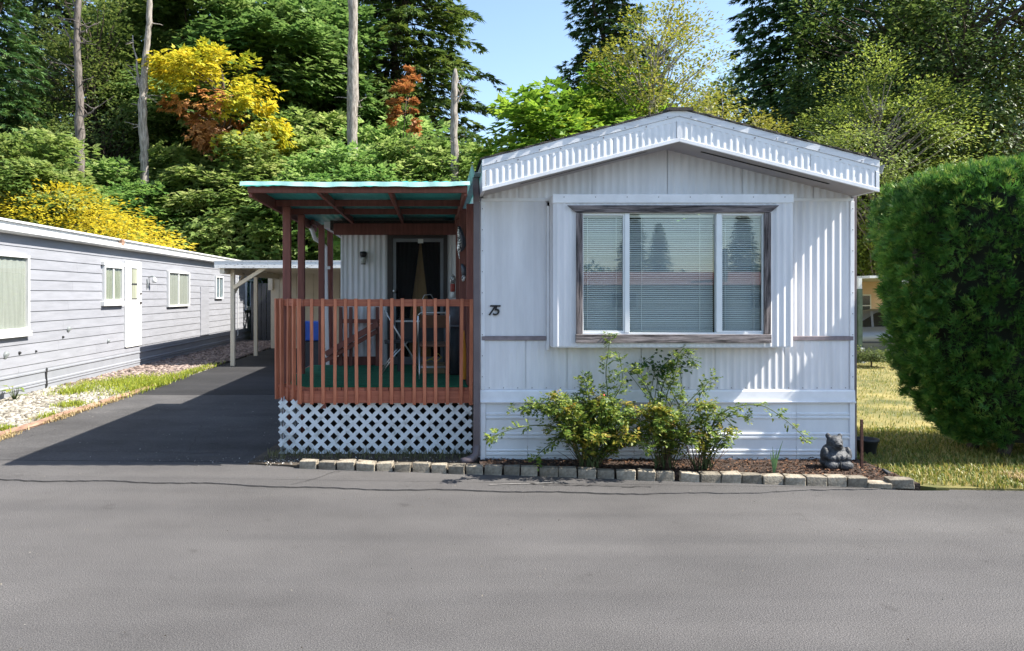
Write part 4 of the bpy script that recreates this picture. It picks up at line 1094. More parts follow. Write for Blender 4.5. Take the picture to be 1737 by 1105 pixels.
for i in range(7):
    bx('gap_board', M['dark_grey'], t, -7.45 + i * 0.21, -7.26 + i * 0.21, 30.0, 30.03, 0.03, 2.4)
bx('gap_rail', M['dark_grey'], t, -7.45, -6.0, 30.031, 30.07, 1.6, 1.7)

# ------------------------------------------------------------------ right background
rh = thing('right_neighbour_carport', 'peach house with white carport roof far right behind the hedge', 'house', (14, 25, 0))
dR = 24.0
for i in range(9):
    bx('wall_board', M['peach'], rh, 11.5, 17.0, dR + 2.0, dR + 2.03, 0.05 + i * 0.26, 0.05 + i * 0.26 + 0.255)
bx('wall', M['peach'], rh, 11.52, 17.0, dR + 2.031, dR + 6, 0, 2.45)
bx('carport_roof', M['white'], rh, 12.2, 17.5, dR - 3.5, dR + 6.2, 2.40, 2.47)
MB().prism([(13.0, 2.22), (17.5, 2.3), (17.5, 2.40), (13.0, 2.40)], 'y', dR - 3.5, dR - 3.4).build('carport_fascia', M['white'], rh)
wx = PX(1467, 26)
w = bx('window', M['white'], rh, wx - 0.25, wx + 0.2, dR + 1.95, dR + 1.998, 1.15, 1.95)
bx('window_pane', M['car_glass'], w, wx - 0.2, wx + 0.15, dR + 1.94, dR + 1.949, 1.2, 1.53)
bx('window_pane', M['car_glass'], w, wx - 0.2, wx + 0.15, dR + 1.94, dR + 1.949, 1.57, 1.9)
x = PX(1457.5, 20.6)
bm_('carport_post', M['green_post'], rh, (x, 20.6, 0), (x, 20.6, 2.10), 0.12, 0.12)
bm_('carport_post_cap', M['white'], rh, (x, 20.6, 2.101), (x, 20.6, 2.40), 0.10, 0.10)
bm_('carport_post_foot', M['white'], rh, (x + 0.06, 20.5, 0.02), (x + 0.03, 20.5, 0.45), 0.10, 0.03)
# parked car, nose to the left
def car(loc, label):
    t = thing('parked_car', label, 'car', loc)
    L_, Wd = 4.5, 0.88
    x0, y0 = loc[0], loc[1]
    sec = [(0.0, 0.38, 0.62, 0.60, 0.70), (0.06, 0.25, 0.74, 0.68, 0.80), (0.5, 0.20, 0.86, 0.80, 0.86), (1.15, 0.18, 0.97, 0.84, 0.88), (2.3, 0.18, 1.0, 0.84, 0.88), (3.5, 0.18, 1.02, 0.84, 0.88), (4.2, 0.22, 1.02, 0.80, 0.86), (4.44, 0.30, 0.95, 0.72, 0.80), (4.5, 0.40, 0.85, 0.66, 0.72)]
    rows = []
    for xx, zl, zh, wt, wm in sec:
        rows.append([(x0 + xx, y0 - wm * 0.9, zl), (x0 + xx, y0 - wm, zl + 0.12), (x0 + xx, y0 - wm, zl + (zh - zl) * 0.62), (x0 + xx, y0 - wt, zh), (x0 + xx, y0, zh + 0.03), (x0 + xx, y0 + wt, zh), (x0 + xx, y0 + wm, zl + (zh - zl) * 0.62), (x0 + xx, y0 + wm, zl + 0.12), (x0 + xx, y0 + wm * 0.9, zl)])
    mb = MB(); mb.strip(rows); mb.add(rows[0], [tuple(range(9))]); mb.add(rows[-1], [tuple(range(9))])
    body = mb.build('body', M['car_paint'], t, smooth=True)
    cab = [(0.95, 0.98, 0.78, 0.98), (1.75, 1.40, 0.60, 0.99), (2.3, 1.47, 0.60, 1.0), (3.2, 1.46, 0.60, 1.0), (3.75, 1.38, 0.60, 1.0), (4.3, 1.02, 0.76, 1.0)]
    rows = [[(x0 + xx, y0 - 0.80, zb_), (x0 + xx, y0 - wt, zh), (x0 + xx, y0, zh + 0.03), (x0 + xx, y0 + wt, zh), (x0 + xx, y0 + 0.80, zb_)] for xx, zh, wt, zb_ in cab]
    mb = MB(); mb.strip(rows); mb.build('cabin_glass', M['car_glass'], t, smooth=True)
    rows2 = [[(x0 + xx, y0 - wt - 0.012, zh - 0.05), (x0 + xx, y0 - wt + 0.02, zh + 0.012), (x0 + xx, y0, zh + 0.045), (x0 + xx, y0 + wt - 0.02, zh + 0.012), (x0 + xx, y0 + wt + 0.012, zh - 0.05)] for xx, zh, wt, zb_ in cab]
    mb = MB(); mb.strip(rows2); mb.build('roof', M['car_paint'], t, smooth=True)
    for xx in (2.65, 1.5):
        bm_('door_pillar', M['car_paint'], t, (x0 + xx, y0 - 0.82, 0.98), (x0 + xx + 0.08, y0 - 0.63, 1.43), 0.06, 0.03)
    bx('door_handle', M['door_dark'], t, x0 + 2.4, x0 + 2.58, y0 - 0.91, y0 - 0.87, 0.78, 0.81)
    bx('side_trim', M['dark_grey'], t, x0 + 1.0, x0 + 3.4, y0 - 0.892, y0 - 0.87, 0.50, 0.55)
    for xx in (0.85, 3.55):
        for s in (-1, 1):
            wh = MB().tube([(x0 + xx, y0 + s * 0.70, 0.33), (x0 + xx, y0 + s * 0.90, 0.33)], 0.33, 20).build('wheel', M['tyre'], t)
            MB().tube([(x0 + xx, y0 + s * 0.88, 0.33), (x0 + xx, y0 + s * 0.91, 0.33)], 0.20, 14).build('rim', M['rim'], wh)
    for s in (-1, 1):
        bx('headlight', M['white_plastic'], t, x0 + 0.02, x0 + 0.12, y0 + s * 0.56 - 0.14, y0 + s * 0.56 + 0.14, 0.58, 0.68)
car((11.55, 22.6, 0.02), 'silver grey parked car under the far right carport')

# ------------------------------------------------------------------ edging blocks
edging = thing('block_edging', 'row of small weathered concrete blocks edging the garden bed along the road', 'edging', (1.6, 7.8, 0))
edges = [505.8, 538, 570.5, 602.6, 637, 667.8, 697.8, 729.5, 758.9, 789, 820.7, 852.7, 882.8, 913.5, 947.5, 979.3, 1011.9, 1044.1, 1079.3, 1111.6, 1144.3, 1152.7, 1186.7, 1223.2, 1258, 1293.6, 1330.5, 1366.6, 1403, 1437.9, 1473]
rb = random.Random(11)
def block(p0, p1, h, dy=0.0, rot=(0, 0), z0=0.004):
    yb0 = 8.07
    for _ in range(4):
        xm = PX((p0 + p1) / 2, yb0); yb0 = y_block(xm)
    xa, xb_ = PX(p0, yb0), PX(p1, yb0)
    wd = xb_ - xa - 0.012 - rb.uniform(0, 0.01)
    me = MB().box(-wd/2, wd/2, -0.01, 0.11, 0, h)
    # knock the corners about a little
    me.v = [(x + rb.uniform(-0.006, 0.006), y + rb.uniform(-0.006, 0.006), z + (rb.uniform(-0.009, 0.006) if z > 0 else 0)) for x, y, z in me.v]
    o = place('block', me.mesh('block', M['block']), edging, ((xa + xb_)/2, yb0 + dy, z0), (rot[0], rot[1], -0.136 + rb.uniform(-0.08, 0.08)))
    m_ = o.modifiers.new('bevel', 'BEVEL'); m_.width = 0.008; m_.segments = 2
for p0, p1 in zip(edges[:-1], edges[1:]):
    if p1 - p0 < 12: continue
    block(p0, p1, 0.098 + rb.uniform(-0.006, 0.006), rb.uniform(-0.014, 0.016), (rb.uniform(-0.06, 0.06), rb.uniform(-0.035, 0.035)))
block(1472, 1513, 0.06, 0.0, (0.04, 0.03))
block(1510, 1553, 0.095, 0.02, (0.0, -0.02))
o = bx('solar_light_cap', M['dark_grey'], None, -0.11, 0.11, -0.05, 0.05, -0.012, 0.012, 0.004)
o.location = P(1515, 806, 7.75); o.rotation_euler = (R(20), R(22), R(10)); tag(o, 'small grey flat plate lying tilted behind the last edging block', 'plate')
# timber edging of the gravel
te = thing('timber_edging', 'weathered reddish timber edging between gravel and driveway', 'edging', (-5.8, 12, 0))
ty = 8.95
while ty < 14.4:
    ln = rb.uniform(0.9, 1.7)
    mb = MB()
    n = 6
    pts = [(-5.84 + rb.uniform(-0.012, 0.012) + 0.02 * math.sin(ty), ty + ln * i / n, 0.035 + rb.uniform(-0.006, 0.006)) for i in range(n + 1)]
    mb.tube(pts, [0.045] * (n + 1), 7)
    mb.build('timber', M['timber'], te)
    ty += ln + 0.02
# gravel stones: one mass nobody could count
def pebbles(name, regions, m, label, seed, size):
    rn = np.random.default_rng(seed)
    t_ = (1 + 5 ** 0.5) / 2
    ico = np.array([(-1,t_,0),(1,t_,0),(-1,-t_,0),(1,-t_,0),(0,-1,t_),(0,1,t_),(0,-1,-t_),(0,1,-t_),(t_,0,-1),(t_,0,1),(-t_,0,-1),(-t_,0,1)], float)
    ico /= np.linalg.norm(ico[0])
    F = np.array([(0,11,5),(0,5,1),(0,1,7),(0,7,10),(0,10,11),(1,5,9),(5,11,4),(11,10,2),(10,7,6),(7,1,8),(3,9,4),(3,4,2),(3,2,6),(3,6,8),(3,8,9),(4,9,5),(2,4,11),(6,2,10),(8,6,7),(9,8,1)])
    V, FF = [], []
    base = 0
    cs = []
    for (xa, xb_, ya, yb_, cnt) in regions:
        cs.append(np.stack([rn.uniform(xa, xb_, cnt), rn.uniform(ya, yb_, cnt)], 1))
    cs = np.concatenate(cs)
    n = len(cs)
    sc = rn.uniform(size[0], size[1], (n, 1, 1)) * rn.uniform(0.7, 1.3, (n, 1, 3)) * np.array([1, 1, 0.6])
    ang = rn.uniform(0, 6.28, n)
    v = ico[None] * rn.uniform(0.85, 1.15, (n, 12, 1)) * sc
    c, s = np.cos(ang)[:, None], np.sin(ang)[:, None]
    x = v[..., 0] * c - v[..., 1] * s + cs[:, 0:1]; y = v[..., 0] * s + v[..., 1] * c + cs[:, 1:2]
    zz = v[..., 2] + 0.032 + rn.uniform(0, 0.015, (n, 1))
    V = np.stack([x, y, zz], 2).reshape(-1, 3)
    FF = (F[None] + (np.arange(n) * 12)[:, None, None]).reshape(-1, 3)
    o = np_mesh(name, V, FF, m, attr=np.repeat(rn.uniform(0, 1, n), 20))
    return tag(o, label, 'gravel', kind='stuff')
def np_mesh(name, V, F, m, attr=None, parent=None, smooth=False):
    me = bpy.data.meshes.new(name)
    k = F.shape[1]
    me.vertices.add(len(V)); me.vertices.foreach_set('co', np.asarray(V, np.float32).ravel())
    me.loops.add(F.size); me.loops.foreach_set('vertex_index', np.asarray(F, np.int32).ravel())
    me.polygons.add(len(F)); me.polygons.foreach_set('loop_start', np.arange(0, F.size, k, dtype=np.int32))
    try: me.polygons.foreach_set('loop_total', np.full(len(F), k, np.int32))
    except Exception: pass
    if attr is not None:
        a = me.attributes.new('rnd', 'FLOAT', 'FACE'); a.data.foreach_set('value', np.asarray(attr, np.float32))
    if smooth: me.polygons.foreach_set('use_smooth', np.ones(len(F), bool))
    me.update(calc_edges=True)
    me.materials.append(m)
    o = bpy.data.objects.new(name, me); COL.objects.link(o)
    if parent:
        o.parent = parent
        OFF[o] = OFF[parent]
    return o
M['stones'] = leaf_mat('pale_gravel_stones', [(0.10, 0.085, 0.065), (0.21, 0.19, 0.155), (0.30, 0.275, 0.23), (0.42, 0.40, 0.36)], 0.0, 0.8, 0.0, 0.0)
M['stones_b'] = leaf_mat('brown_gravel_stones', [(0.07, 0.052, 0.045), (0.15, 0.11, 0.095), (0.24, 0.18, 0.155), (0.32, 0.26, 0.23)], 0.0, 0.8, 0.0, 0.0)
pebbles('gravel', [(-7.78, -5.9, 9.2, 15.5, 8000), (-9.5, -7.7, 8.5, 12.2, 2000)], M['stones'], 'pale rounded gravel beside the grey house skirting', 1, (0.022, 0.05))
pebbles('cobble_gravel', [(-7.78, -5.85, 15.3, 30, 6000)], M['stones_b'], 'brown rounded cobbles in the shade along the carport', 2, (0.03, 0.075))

# ------------------------------------------------------------------ carved bear
def blob(name, balls, m, loc, voxel=0.012, parent=None, cuts=()):
    """balls: (x, y, z, rx, ry, rz) ellipsoids fused into one skin"""
    mb = MB()
    for (x, y, z, a, b, c) in balls:
        bm = bmesh.new(); bmesh.ops.create_icosphere(bm, subdivisions=3, radius=1)
        mb.add([(x + v.co.x * a, y + v.co.y * b, z + v.co.z * c) for v in bm.verts], [tuple(q.index for q in f.verts) for f in bm.faces]); bm.free()
    o = bpy.data.objects.new(name, mb.mesh(name, m)); COL.objects.link(o); o.location = loc
    md = o.modifiers.new('remesh', 'REMESH'); md.mode = 'VOXEL'; md.voxel_size = voxel; md.use_smooth_shade = True
    sm = o.modifiers.new('smooth', 'SMOOTH'); sm.iterations = 3; sm.factor = 0.5
    return o
bl = Vector((PX(1420, 7.93), 7.98, 0.06))
bear = blob('bear_statue', [
    (0, 0, 0.06, 0.165, 0.14, 0.07), (0, 0, 0.13, 0.16, 0.13, 0.10), (0, 0.02, 0.19, 0.13, 0.11, 0.09),   # base and belly
    (0, 0.0, 0.285, 0.088, 0.085, 0.085), (0, -0.03, 0.25, 0.07, 0.075, 0.06),                               # head
    (0, -0.085, 0.268, 0.046, 0.045, 0.036), (0, -0.12, 0.28, 0.019, 0.016, 0.013),                          # muzzle, nose
    (-0.07, 0.015, 0.365, 0.030, 0.02, 0.032), (0.07, 0.015, 0.362, 0.030, 0.02, 0.030),                     # ears
    (-0.055, 0.01, 0.34, 0.03, 0.03, 0.03), (0.055, 0.01, 0.34, 0.03, 0.03, 0.03),
    (-0.13, -0.03, 0.16, 0.045, 0.06, 0.085), (0.13, -0.03, 0.16, 0.045, 0.06, 0.085),                       # arms
    (-0.085, -0.10, 0.125, 0.05, 0.04, 0.04), (0.085, -0.10, 0.13, 0.05, 0.04, 0.04),
    (-0.03, -0.12, 0.13, 0.026, 0.022, 0.034), (0.03, -0.12, 0.135, 0.026, 0.022, 0.034),
    (-0.09, -0.10, 0.045, 0.072, 0.06, 0.055), (0.07, -0.11, 0.045, 0.085, 0.055, 0.055)], M['bear'], bl, 0.0075)
bear.scale = (0.94, 0.94, 0.94)
tag(bear, 'carved charcoal bear statue sitting at the right end of the garden bed', 'statue')
M['bear_dark'] = mat('bear_carved_lines', (0.012, 0.012, 0.014), 0.8, 0.2, 10)
for s in (-1, 1):
    o = MB().lathe([(0.001, -0.007), (0.006, -0.005), (0.008, 0), (0.006, 0.005), (0.001, 0.007)], (s * 0.033, -0.075, 0.305), 8).build('eye', M['bear_dark'], None, smooth=True)
    o.parent = bear
o = MB().tube([(-0.03, -0.119, 0.258), (0, -0.13, 0.25), (0.03, -0.119, 0.258)], 0.005, 6).build('mouth', M['bear_dark'], None, smooth=True); o.parent = bear
o = MB().tube([(-0.016, -0.157, 0.10), (-0.018, -0.165, 0.045), (-0.018, -0.15, 0.005)], 0.007, 6).build('carved_groove', M['bear_dark'], None, smooth=True); o.parent = bear
o = MB().lathe([(0.001, -0.008), (0.014, -0.006), (0.017, 0), (0.012, 0.006), (0.001, 0.009)], (0, -0.134, 0.283), 8).build('nose', M['bear_dark'], None, smooth=True); o.parent = bear

# stake and pot at the corner
x = PX(1461.5, 7.95)
o = bm_('metal_stake', M['rust'], None, (x, 7.95, 0.0), (x, 7.95, PZ(712, 7.95)), 0.028, 0.02, bevel=0.003)
tag(o, 'rusty brown stake upright in the grass beside the house corner', 'stake')
t = thing('plant_pot', 'dark round pot lying in the grass behind the rusty stake', 'pot', (PX(1470, 8.8), 8.8, 0.02))
pc = (PX(1470, 8.8), 8.8, 0.02)
MB().lathe([(0.09, 0.0), (0.125, 0.17), (0.135, 0.17), (0.135, 0.195), (0.12, 0.195), (0.10, 0.03)], pc, 16).build('pot_body', M['dark_grey'], t, smooth=True)
MB().lathe([(0.119, 0.15), (0.05, 0.165)], pc, 12).build('pot_soil', M['mulch'], t)
# ------------------------------------------------------------------ foliage
def nrm(a):
    return a / np.maximum(np.linalg.norm(a, axis=-1, keepdims=True), 1e-9)
def kites(C, A, U, L_, W, fold=0.12):
    """folded leaf blades: base C, length axis A, up U"""
    A = nrm(A); S = nrm(np.cross(A, U)); N_ = np.cross(S, A)
    L_ = np.asarray(L_)[:, None] if np.ndim(L_) else L_; W = np.asarray(W)[:, None] if np.ndim(W) else W
    mid = C + A * L_ * 0.42
    V = np.stack([C, mid + S * W / 2 + N_ * W * fold, C + A * L_ - N_ * L_ * 0.08, mid - S * W / 2 + N_ * W * fold], 1)
    n = len(C); b = np.arange(n)[:, None] * 4
    F = np.concatenate([b + [0, 1, 2], b + [0, 2, 3]], 1).reshape(-1, 3)
    return V.reshape(-1, 3), F
def fan(C, A, U, L_, W, angs, lens):
    """palmate leaf or spray: several blades from one base"""
    A = nrm(A); S = nrm(np.cross(A, U)); N_ = np.cross(S, A)
    Vs, Fs, b = [], [], 0
    for a, l in zip(angs, lens):
        V, F = kites(C, A * math.cos(a) + S * math.sin(a), N_, L_ * l, W * (0.7 + 0.3 * l))
        Vs.append(V); Fs.append(F + b); b += len(V)
    return np.concatenate(Vs), np.concatenate(Fs)
def rdir(rn, n):
    v = rn.normal(size=(n, 3))
    return nrm(v)
PALM = ((-0.95, -0.0, 0.95), (0.78, 1.0, 0.78))

def limb_mesh(mb, p, q, r0, r1, rr, n=5, k=5, sag=0.0):
    p, q = Vector(p), Vector(q); L_ = (q - p).length
    pts = []
    for i in range(k + 1):
        t = i / k
        w = p.lerp(q, t)
        if 0 < i < k: w = w + Vector((rr.uniform(-1, 1), rr.uniform(-1, 1), rr.uniform(-1, 1))) * L_ * 0.035
        w.z -= sag * L_ * math.sin(t * math.pi)
        pts.append(w)
    mb.tube(pts, [r0 + (r1 - r0) * i / k for i in range(k + 1)], n)

def broadleaf(name, seed, h, rx, cz, rz, nclump, nleaf, ls, lm, clump=0.17, trunk_r=0.16, bark='bark', palm=True, shell=0.5, second=None, lean=0.0, limbs=0.5, trunk_show=True, aspect=0.75):
    """trunk with limbs, and a crown of leaf clumps; second = (test, material, part name) paints no leaf, it builds another crown part"""
    rn = np.random.default_rng(seed); rr = random.Random(seed)
    root = bpy.data.objects.new(name, None); COL.objects.link(root); root.empty_display_size = 0.2; OFF[root] = Vector((0, 0, 0))
    d = rdir(rn, nclump); rad = rn.uniform(shell, 1.0, (nclump, 1)) ** 0.6
    cc = d * rad * np.array([rx, rx, rz]) + np.array([lean, 0, cz])
    cc[:, 0] += 0.25 * rx * np.sin(cc[:, 2] * 1.1 + seed); cc[:, 1] += 0.2 * rx * np.cos(cc[:, 2] * 0.9 + seed)
    cc[:, 2] = np.maximum(cc[:, 2], 0.3)
    mb = MB()
    top = (lean * 0.6, 0, cz + rz * 0.55)
    limb_mesh(mb, (0, 0, -0.1), top, trunk_r, trunk_r * 0.25, rr, 8, 8)
    mb.build('trunk', M[bark], root, smooth=True)
    mb = MB(); cnt = 0
    for c in cc:
        if rr.random() < limbs:
            t = min(0.95, max(0.15, (c[2] - rz * 0.35) / (cz + rz * 0.55)))
            limb_mesh(mb, (top[0] * t, 0, top[2] * t), tuple(c), trunk_r * 0.28, 0.012, rr, 4, 4, -0.04); cnt += 1
    if cnt: mb.build('limbs', M[bark], root, smooth=True)
    cr = clump * rx * rn.uniform(0.65, 1.35, nclump)
    idx = np.repeat(np.arange(nclump), nleaf)
    n = len(idx)
    dd = rdir(rn, n); u = rn.uniform(0, 1, (n, 1)) ** 0.45
    p = cc[idx] + dd * u * cr[idx][:, None] * np.array([1.25, 1.25, aspect])
    outw = nrm(p - np.array([0, 0, cz]))
    A = nrm(dd * np.array([1, 1, 0.3]) * 0.8 + outw * 0.7 + rdir(rn, n) * 0.5 + np.array([0, 0, -0.35]))
    U = nrm(np.array([0, 0, 1.0]) + outw * 0.5 + rdir(rn, n) * 0.45)
    L_ = ls * rn.uniform(0.65, 1.25, n)
    tone = np.clip(rn.uniform(0, 1, nclump)[idx] * 0.45 + rn.uniform(0, 1, n) * 0.55, 0, 1)
    sets = [(np.ones(n, bool), lm, 'crown')]
    if second:
        s = second[0](cc)[idx]
        sets = [(~s, lm, 'crown'), (s, second[1], second[2])]
    for sel, m, nm in sets:
        if not sel.any(): continue
        if palm: V, F = fan(p[sel], A[sel], U[sel], L_[sel], L_[sel] * 0.55, *PALM); rep = (len(PALM[0]))
        else: V, F = kites(p[sel], A[sel], U[sel], L_[sel], L_[sel] * 0.55); rep = 1
        k = int(sel.sum())
        np_mesh(nm, V, F, m, np.tile(np.repeat(tone[sel], 2), rep), root)
    return root

def fir(name, seed, h, r, z0, nbr, lm, dens=1.0, ls=0.42, trunk_r=0.28, gap=0.0):
    rn = np.random.default_rng(seed); rr = random.Random(seed)
    root = bpy.data.objects.new(name, None); COL.objects.link(root); OFF[root] = Vector((0, 0, 0))
    mb = MB(); limb_mesh(mb, (0, 0, -0.1), (0, 0, h), trunk_r, 0.03, rr, 8, 8); mb.build('trunk', M['bark'], root, smooth=True)
    mbb = MB()
    Cs, As, Us, Ls, T = [], [], [], [], []
    for i in range(nbr):
        t = (i + rr.random()) / nbr
        z = z0 + (h - z0) * t
        L_ = r * (1 - t) ** 0.75 * rr.uniform(0.6, 1.15) + 0.35
        if rr.random() < gap: continue
        az = i * 2.39996 + rr.uniform(-0.4, 0.4)
        dirv = np.array([math.cos(az), math.sin(az), 0.0])
        side = np.array([-dirv[1], dirv[0], 0.0])
        droop = rr.uniform(0.10, 0.32); lift = rr.uniform(0.0, 0.25)
        nn = max(6, int(L_ * 15 * dens))
        s = rn.uniform(0.12, 1.0, nn) ** 0.8
        pos = np.array([0, 0, z]) + dirv * (s * L_)[:, None] + np.array([0, 0, 1.0]) * ((lift * s - (droop + lift) * s ** 2.0) * L_)[:, None]
        tw = rn.uniform(-1, 1, nn); wid = 0.30 * L_ * (1 - s * 0.75)
        pos = pos + side * (tw * wid)[:, None] - np.array([0, 0, 1.0]) * (np.abs(tw) * wid * 0.3 + rn.uniform(0, 0.12, nn))[:, None]
        A = dirv * 0.8 + side * (tw * 0.9)[:, None] + np.array([0, 0, -0.30]) + rn.normal(size=(nn, 3)) * 0.22
        Cs.append(pos); As.append(A); Us.append(np.tile([[0, 0, 1.0]], (nn, 1)) + rn.normal(size=(nn, 3)) * 0.35); Ls.append(rn.uniform(0.6, 1.2, nn) * ls); T.append(np.clip(rn.uniform(0, 1, nn) * 0.6 + rr.random() * 0.4, 0, 1))
        e = pos[np.argmax(s)]
        mbb.tube([(0, 0, z), tuple((np.array([0, 0, z]) * 0.5 + e * 0.5 + np.array([0, 0, 0.04 * L_]))), tuple(e)], [0.035, 0.02, 0.008], 4)
    mbb.build('limbs', M['bark'], root, smooth=True)
    C = np.concatenate(Cs); L_ = np.concatenate(Ls)
    V, F = fan(C, np.concatenate(As), np.concatenate(Us), L_, L_ * 0.20, (-0.7, -0.28, 0.1, 0.62), (0.62, 0.9, 1.0, 0.66))
    np_mesh('crown', V, F, lm, np.tile(np.repeat(np.concatenate(T), 2), 4), root)
    return root

M['lf_maple'] = leaf_mat('maple_leaves', [(0.058, 0.125, 0.026), (0.115, 0.21, 0.046), (0.20, 0.30, 0.078), (0.35, 0.42, 0.16)], 0.45, rnd=0.1, hue=0.014)
M['lf_maple_d'] = leaf_mat('deep_green_maple_leaves', [(0.040, 0.080, 0.020), (0.08, 0.14, 0.032), (0.135, 0.205, 0.05), (0.23, 0.30, 0.10)], 0.4, rnd=0.12)
M['lf_lime'] = leaf_mat('lime_maple_leaves', [(0.055, 0.13, 0.015), (0.10, 0.21, 0.022), (0.17, 0.29, 0.03), (0.30, 0.35, 0.04)], 0.45)
M['lf_yellow'] = leaf_mat('yellow_leaves', [(0.12, 0.18, 0.02), (0.32, 0.34, 0.025), (0.52, 0.46, 0.03), (0.62, 0.52, 0.05)], 0.4, rnd=0.05, hue=0)
M['lf_gold'] = leaf_mat('golden_shrub_leaves', [(0.15, 0.18, 0.016), (0.34, 0.30, 0.02), (0.50, 0.41, 0.025), (0.58, 0.46, 0.03)], 0.35, rnd=0.05)
M['lf_brown'] = leaf_mat('withered_brown_leaves', [(0.17, 0.07, 0.025), (0.30, 0.135, 0.045), (0.42, 0.20, 0.06), (0.50, 0.28, 0.08)], 0.25, rnd=0.05, hue=0)
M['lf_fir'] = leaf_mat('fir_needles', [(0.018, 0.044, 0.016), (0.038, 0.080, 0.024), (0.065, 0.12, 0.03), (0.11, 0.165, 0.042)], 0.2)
M['lf_firl'] = leaf_mat('light_fir_needles', [(0.028, 0.060, 0.014), (0.055, 0.10, 0.02), (0.10, 0.15, 0.028), (0.16, 0.20, 0.035)], 0.25)  # lighter needle tones than the other firs
M['lf_olive'] = leaf_mat('olive_cottonwood_leaves', [(0.06, 0.095, 0.016), (0.13, 0.175, 0.025), (0.22, 0.25, 0.036), (0.35, 0.34, 0.06)], 0.4)
M['lf_dark'] = leaf_mat('dark_leaves', [(0.03, 0.058, 0.014), (0.055, 0.10, 0.022), (0.10, 0.155, 0.034), (0.19, 0.23, 0.065)], 0.38)
M['lf_leafy'] = leaf_mat('light_green_leaves', [(0.07, 0.115, 0.02), (0.14, 0.20, 0.035), (0.22, 0.28, 0.05), (0.33, 0.37, 0.09)], 0.4)

protos = {
    'maple_a': broadleaf('bigleaf_maple', 21, 15, 4.0, 8.0, 6.6, 190, 110, 0.28, M['lf_maple_d'], 0.21, 0.2, shell=0.62, aspect=0.6),
    'maple_b': broadleaf('bigleaf_maple', 22, 9, 4.0, 4.9, 4.5, 160, 115, 0.29, M['lf_maple'], 0.22, 0.16, shell=0.62, aspect=0.6),
    'lime': broadleaf('vine_maple', 23, 7, 2.6, 4.2, 3.6, 120, 80, 0.25, M['lf_lime'], 0.22, 0.14),
    'dark': broadleaf('dark_broadleaf_tree', 24, 14, 3.8, 8.0, 7.0, 260, 95, 0.19, M['lf_dark'], 0.19, 0.2, palm=False, limbs=0.6),
    'leafy': broadleaf('leafy_tree', 26, 10, 3.2, 6.2, 4.8, 220, 150, 0.12, M['lf_leafy'], 0.2, 0.15, 'bark_grey', palm=False, limbs=0.7, shell=0.3),
    'olive': broadleaf('cottonwood', 25, 14, 3.0, 8.5, 6.0, 190, 85, 0.16, M['lf_olive'], 0.22, 0.16, 'bark_grey', palm=False, limbs=0.95, shell=0.2),
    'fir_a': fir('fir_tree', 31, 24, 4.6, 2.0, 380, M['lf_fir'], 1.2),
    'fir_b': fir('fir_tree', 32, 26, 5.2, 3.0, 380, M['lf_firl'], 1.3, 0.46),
}
used = set()
def tree(kind, px, d, label, cat, group, sc=1.0, rz=0.0, sz=None, name=None):
    p = protos[kind]
    if kind not in used:
        o = p; used.add(kind)
    else:
        o = copy_tree(p)
    if name: o.name = name
    o.location = (PX(px, d), d, -0.05)
    o.scale = (sc, sc, sz or sc)
    o.rotation_euler = (0, 0, rz)
    return tag(o, label, cat, group)
G1, G2, G3 = 'firs behind the homes', 'maples behind the homes', 'broadleaf trees behind the hedge'
# firs, left to right
tree('fir_a', -25, 36, 'dark sparse fir at the far left edge of the photo', 'fir', G1, 0.95, 0.4)
tree('fir_a', 95, 54, 'dark fir behind the left dead trunk', 'fir', G1, 1.35, 2.0)
tree('fir_a', 235, 55, 'dark fir behind the pale forked dead trunk', 'fir', G1, 1.4, 3.1)
tree('fir_a', 520, 54, 'dark fir left of the thick bare trunk', 'fir', G1, 1.4, 5.0)
tree('fir_b', 690, 50, 'big lighter green fir right of the thick bare trunk, against the blue sky', 'fir', G1, 1.46, 1.0)
tree('fir_a', 1035, 50, 'dark fir behind the yellow green cottonwood, right of the sky gap', 'fir', G1, 1.25, 4.2)
tree('fir_a', 1365, 50, 'dark fir above the right roof slope of the white home', 'fir', G1, 1.55, 0.9)
tree('fir_a', 1560, 47, 'tall dark fir behind the trees above the hedge', 'fir', G1, 1.2, 2.7)
# dark tall broadleaf
tree('maple_a', 410, 45, 'tall dark green maple behind the yellow and brown one', 'maple', G2, 1.5, 0.3)
tree('maple_a', 320, 47, 'tall green maple between the pale dead trunk and the yellow maple', 'maple', G2, 1.55, 2.3)
tree('maple_a', 500, 47, 'tall green maple left of the thick bare trunk, reaching the top edge', 'maple', G2, 1.5, 3.9)
tree('dark', 165, 41, 'dark green tree around the left dead trunk', 'tree', G2, 1.25, 4.4)
tree('dark', 40, 39, 'dark green tree between the far left fir and the left dead trunk', 'tree', G2, 0.9, 1.0)
tree('dark', 1640, 38, 'dense dark broadleaf tree directly above the hedge', 'tree', G3, 1.5, 1.4)
tree('dark', 1770, 40, 'dark broadleaf tree at the right edge of the photo', 'tree', G3, 1.65, 5.2)
tree('dark', 1520, 43, 'tall dark broadleaf tree left of the one above the hedge', 'tree', G3, 1.6, 3.6)
tree('dark', 1470, 36, 'dark green tree filling the gap between the white home and the hedge', 'tree', G3, 0.72, 0.2)
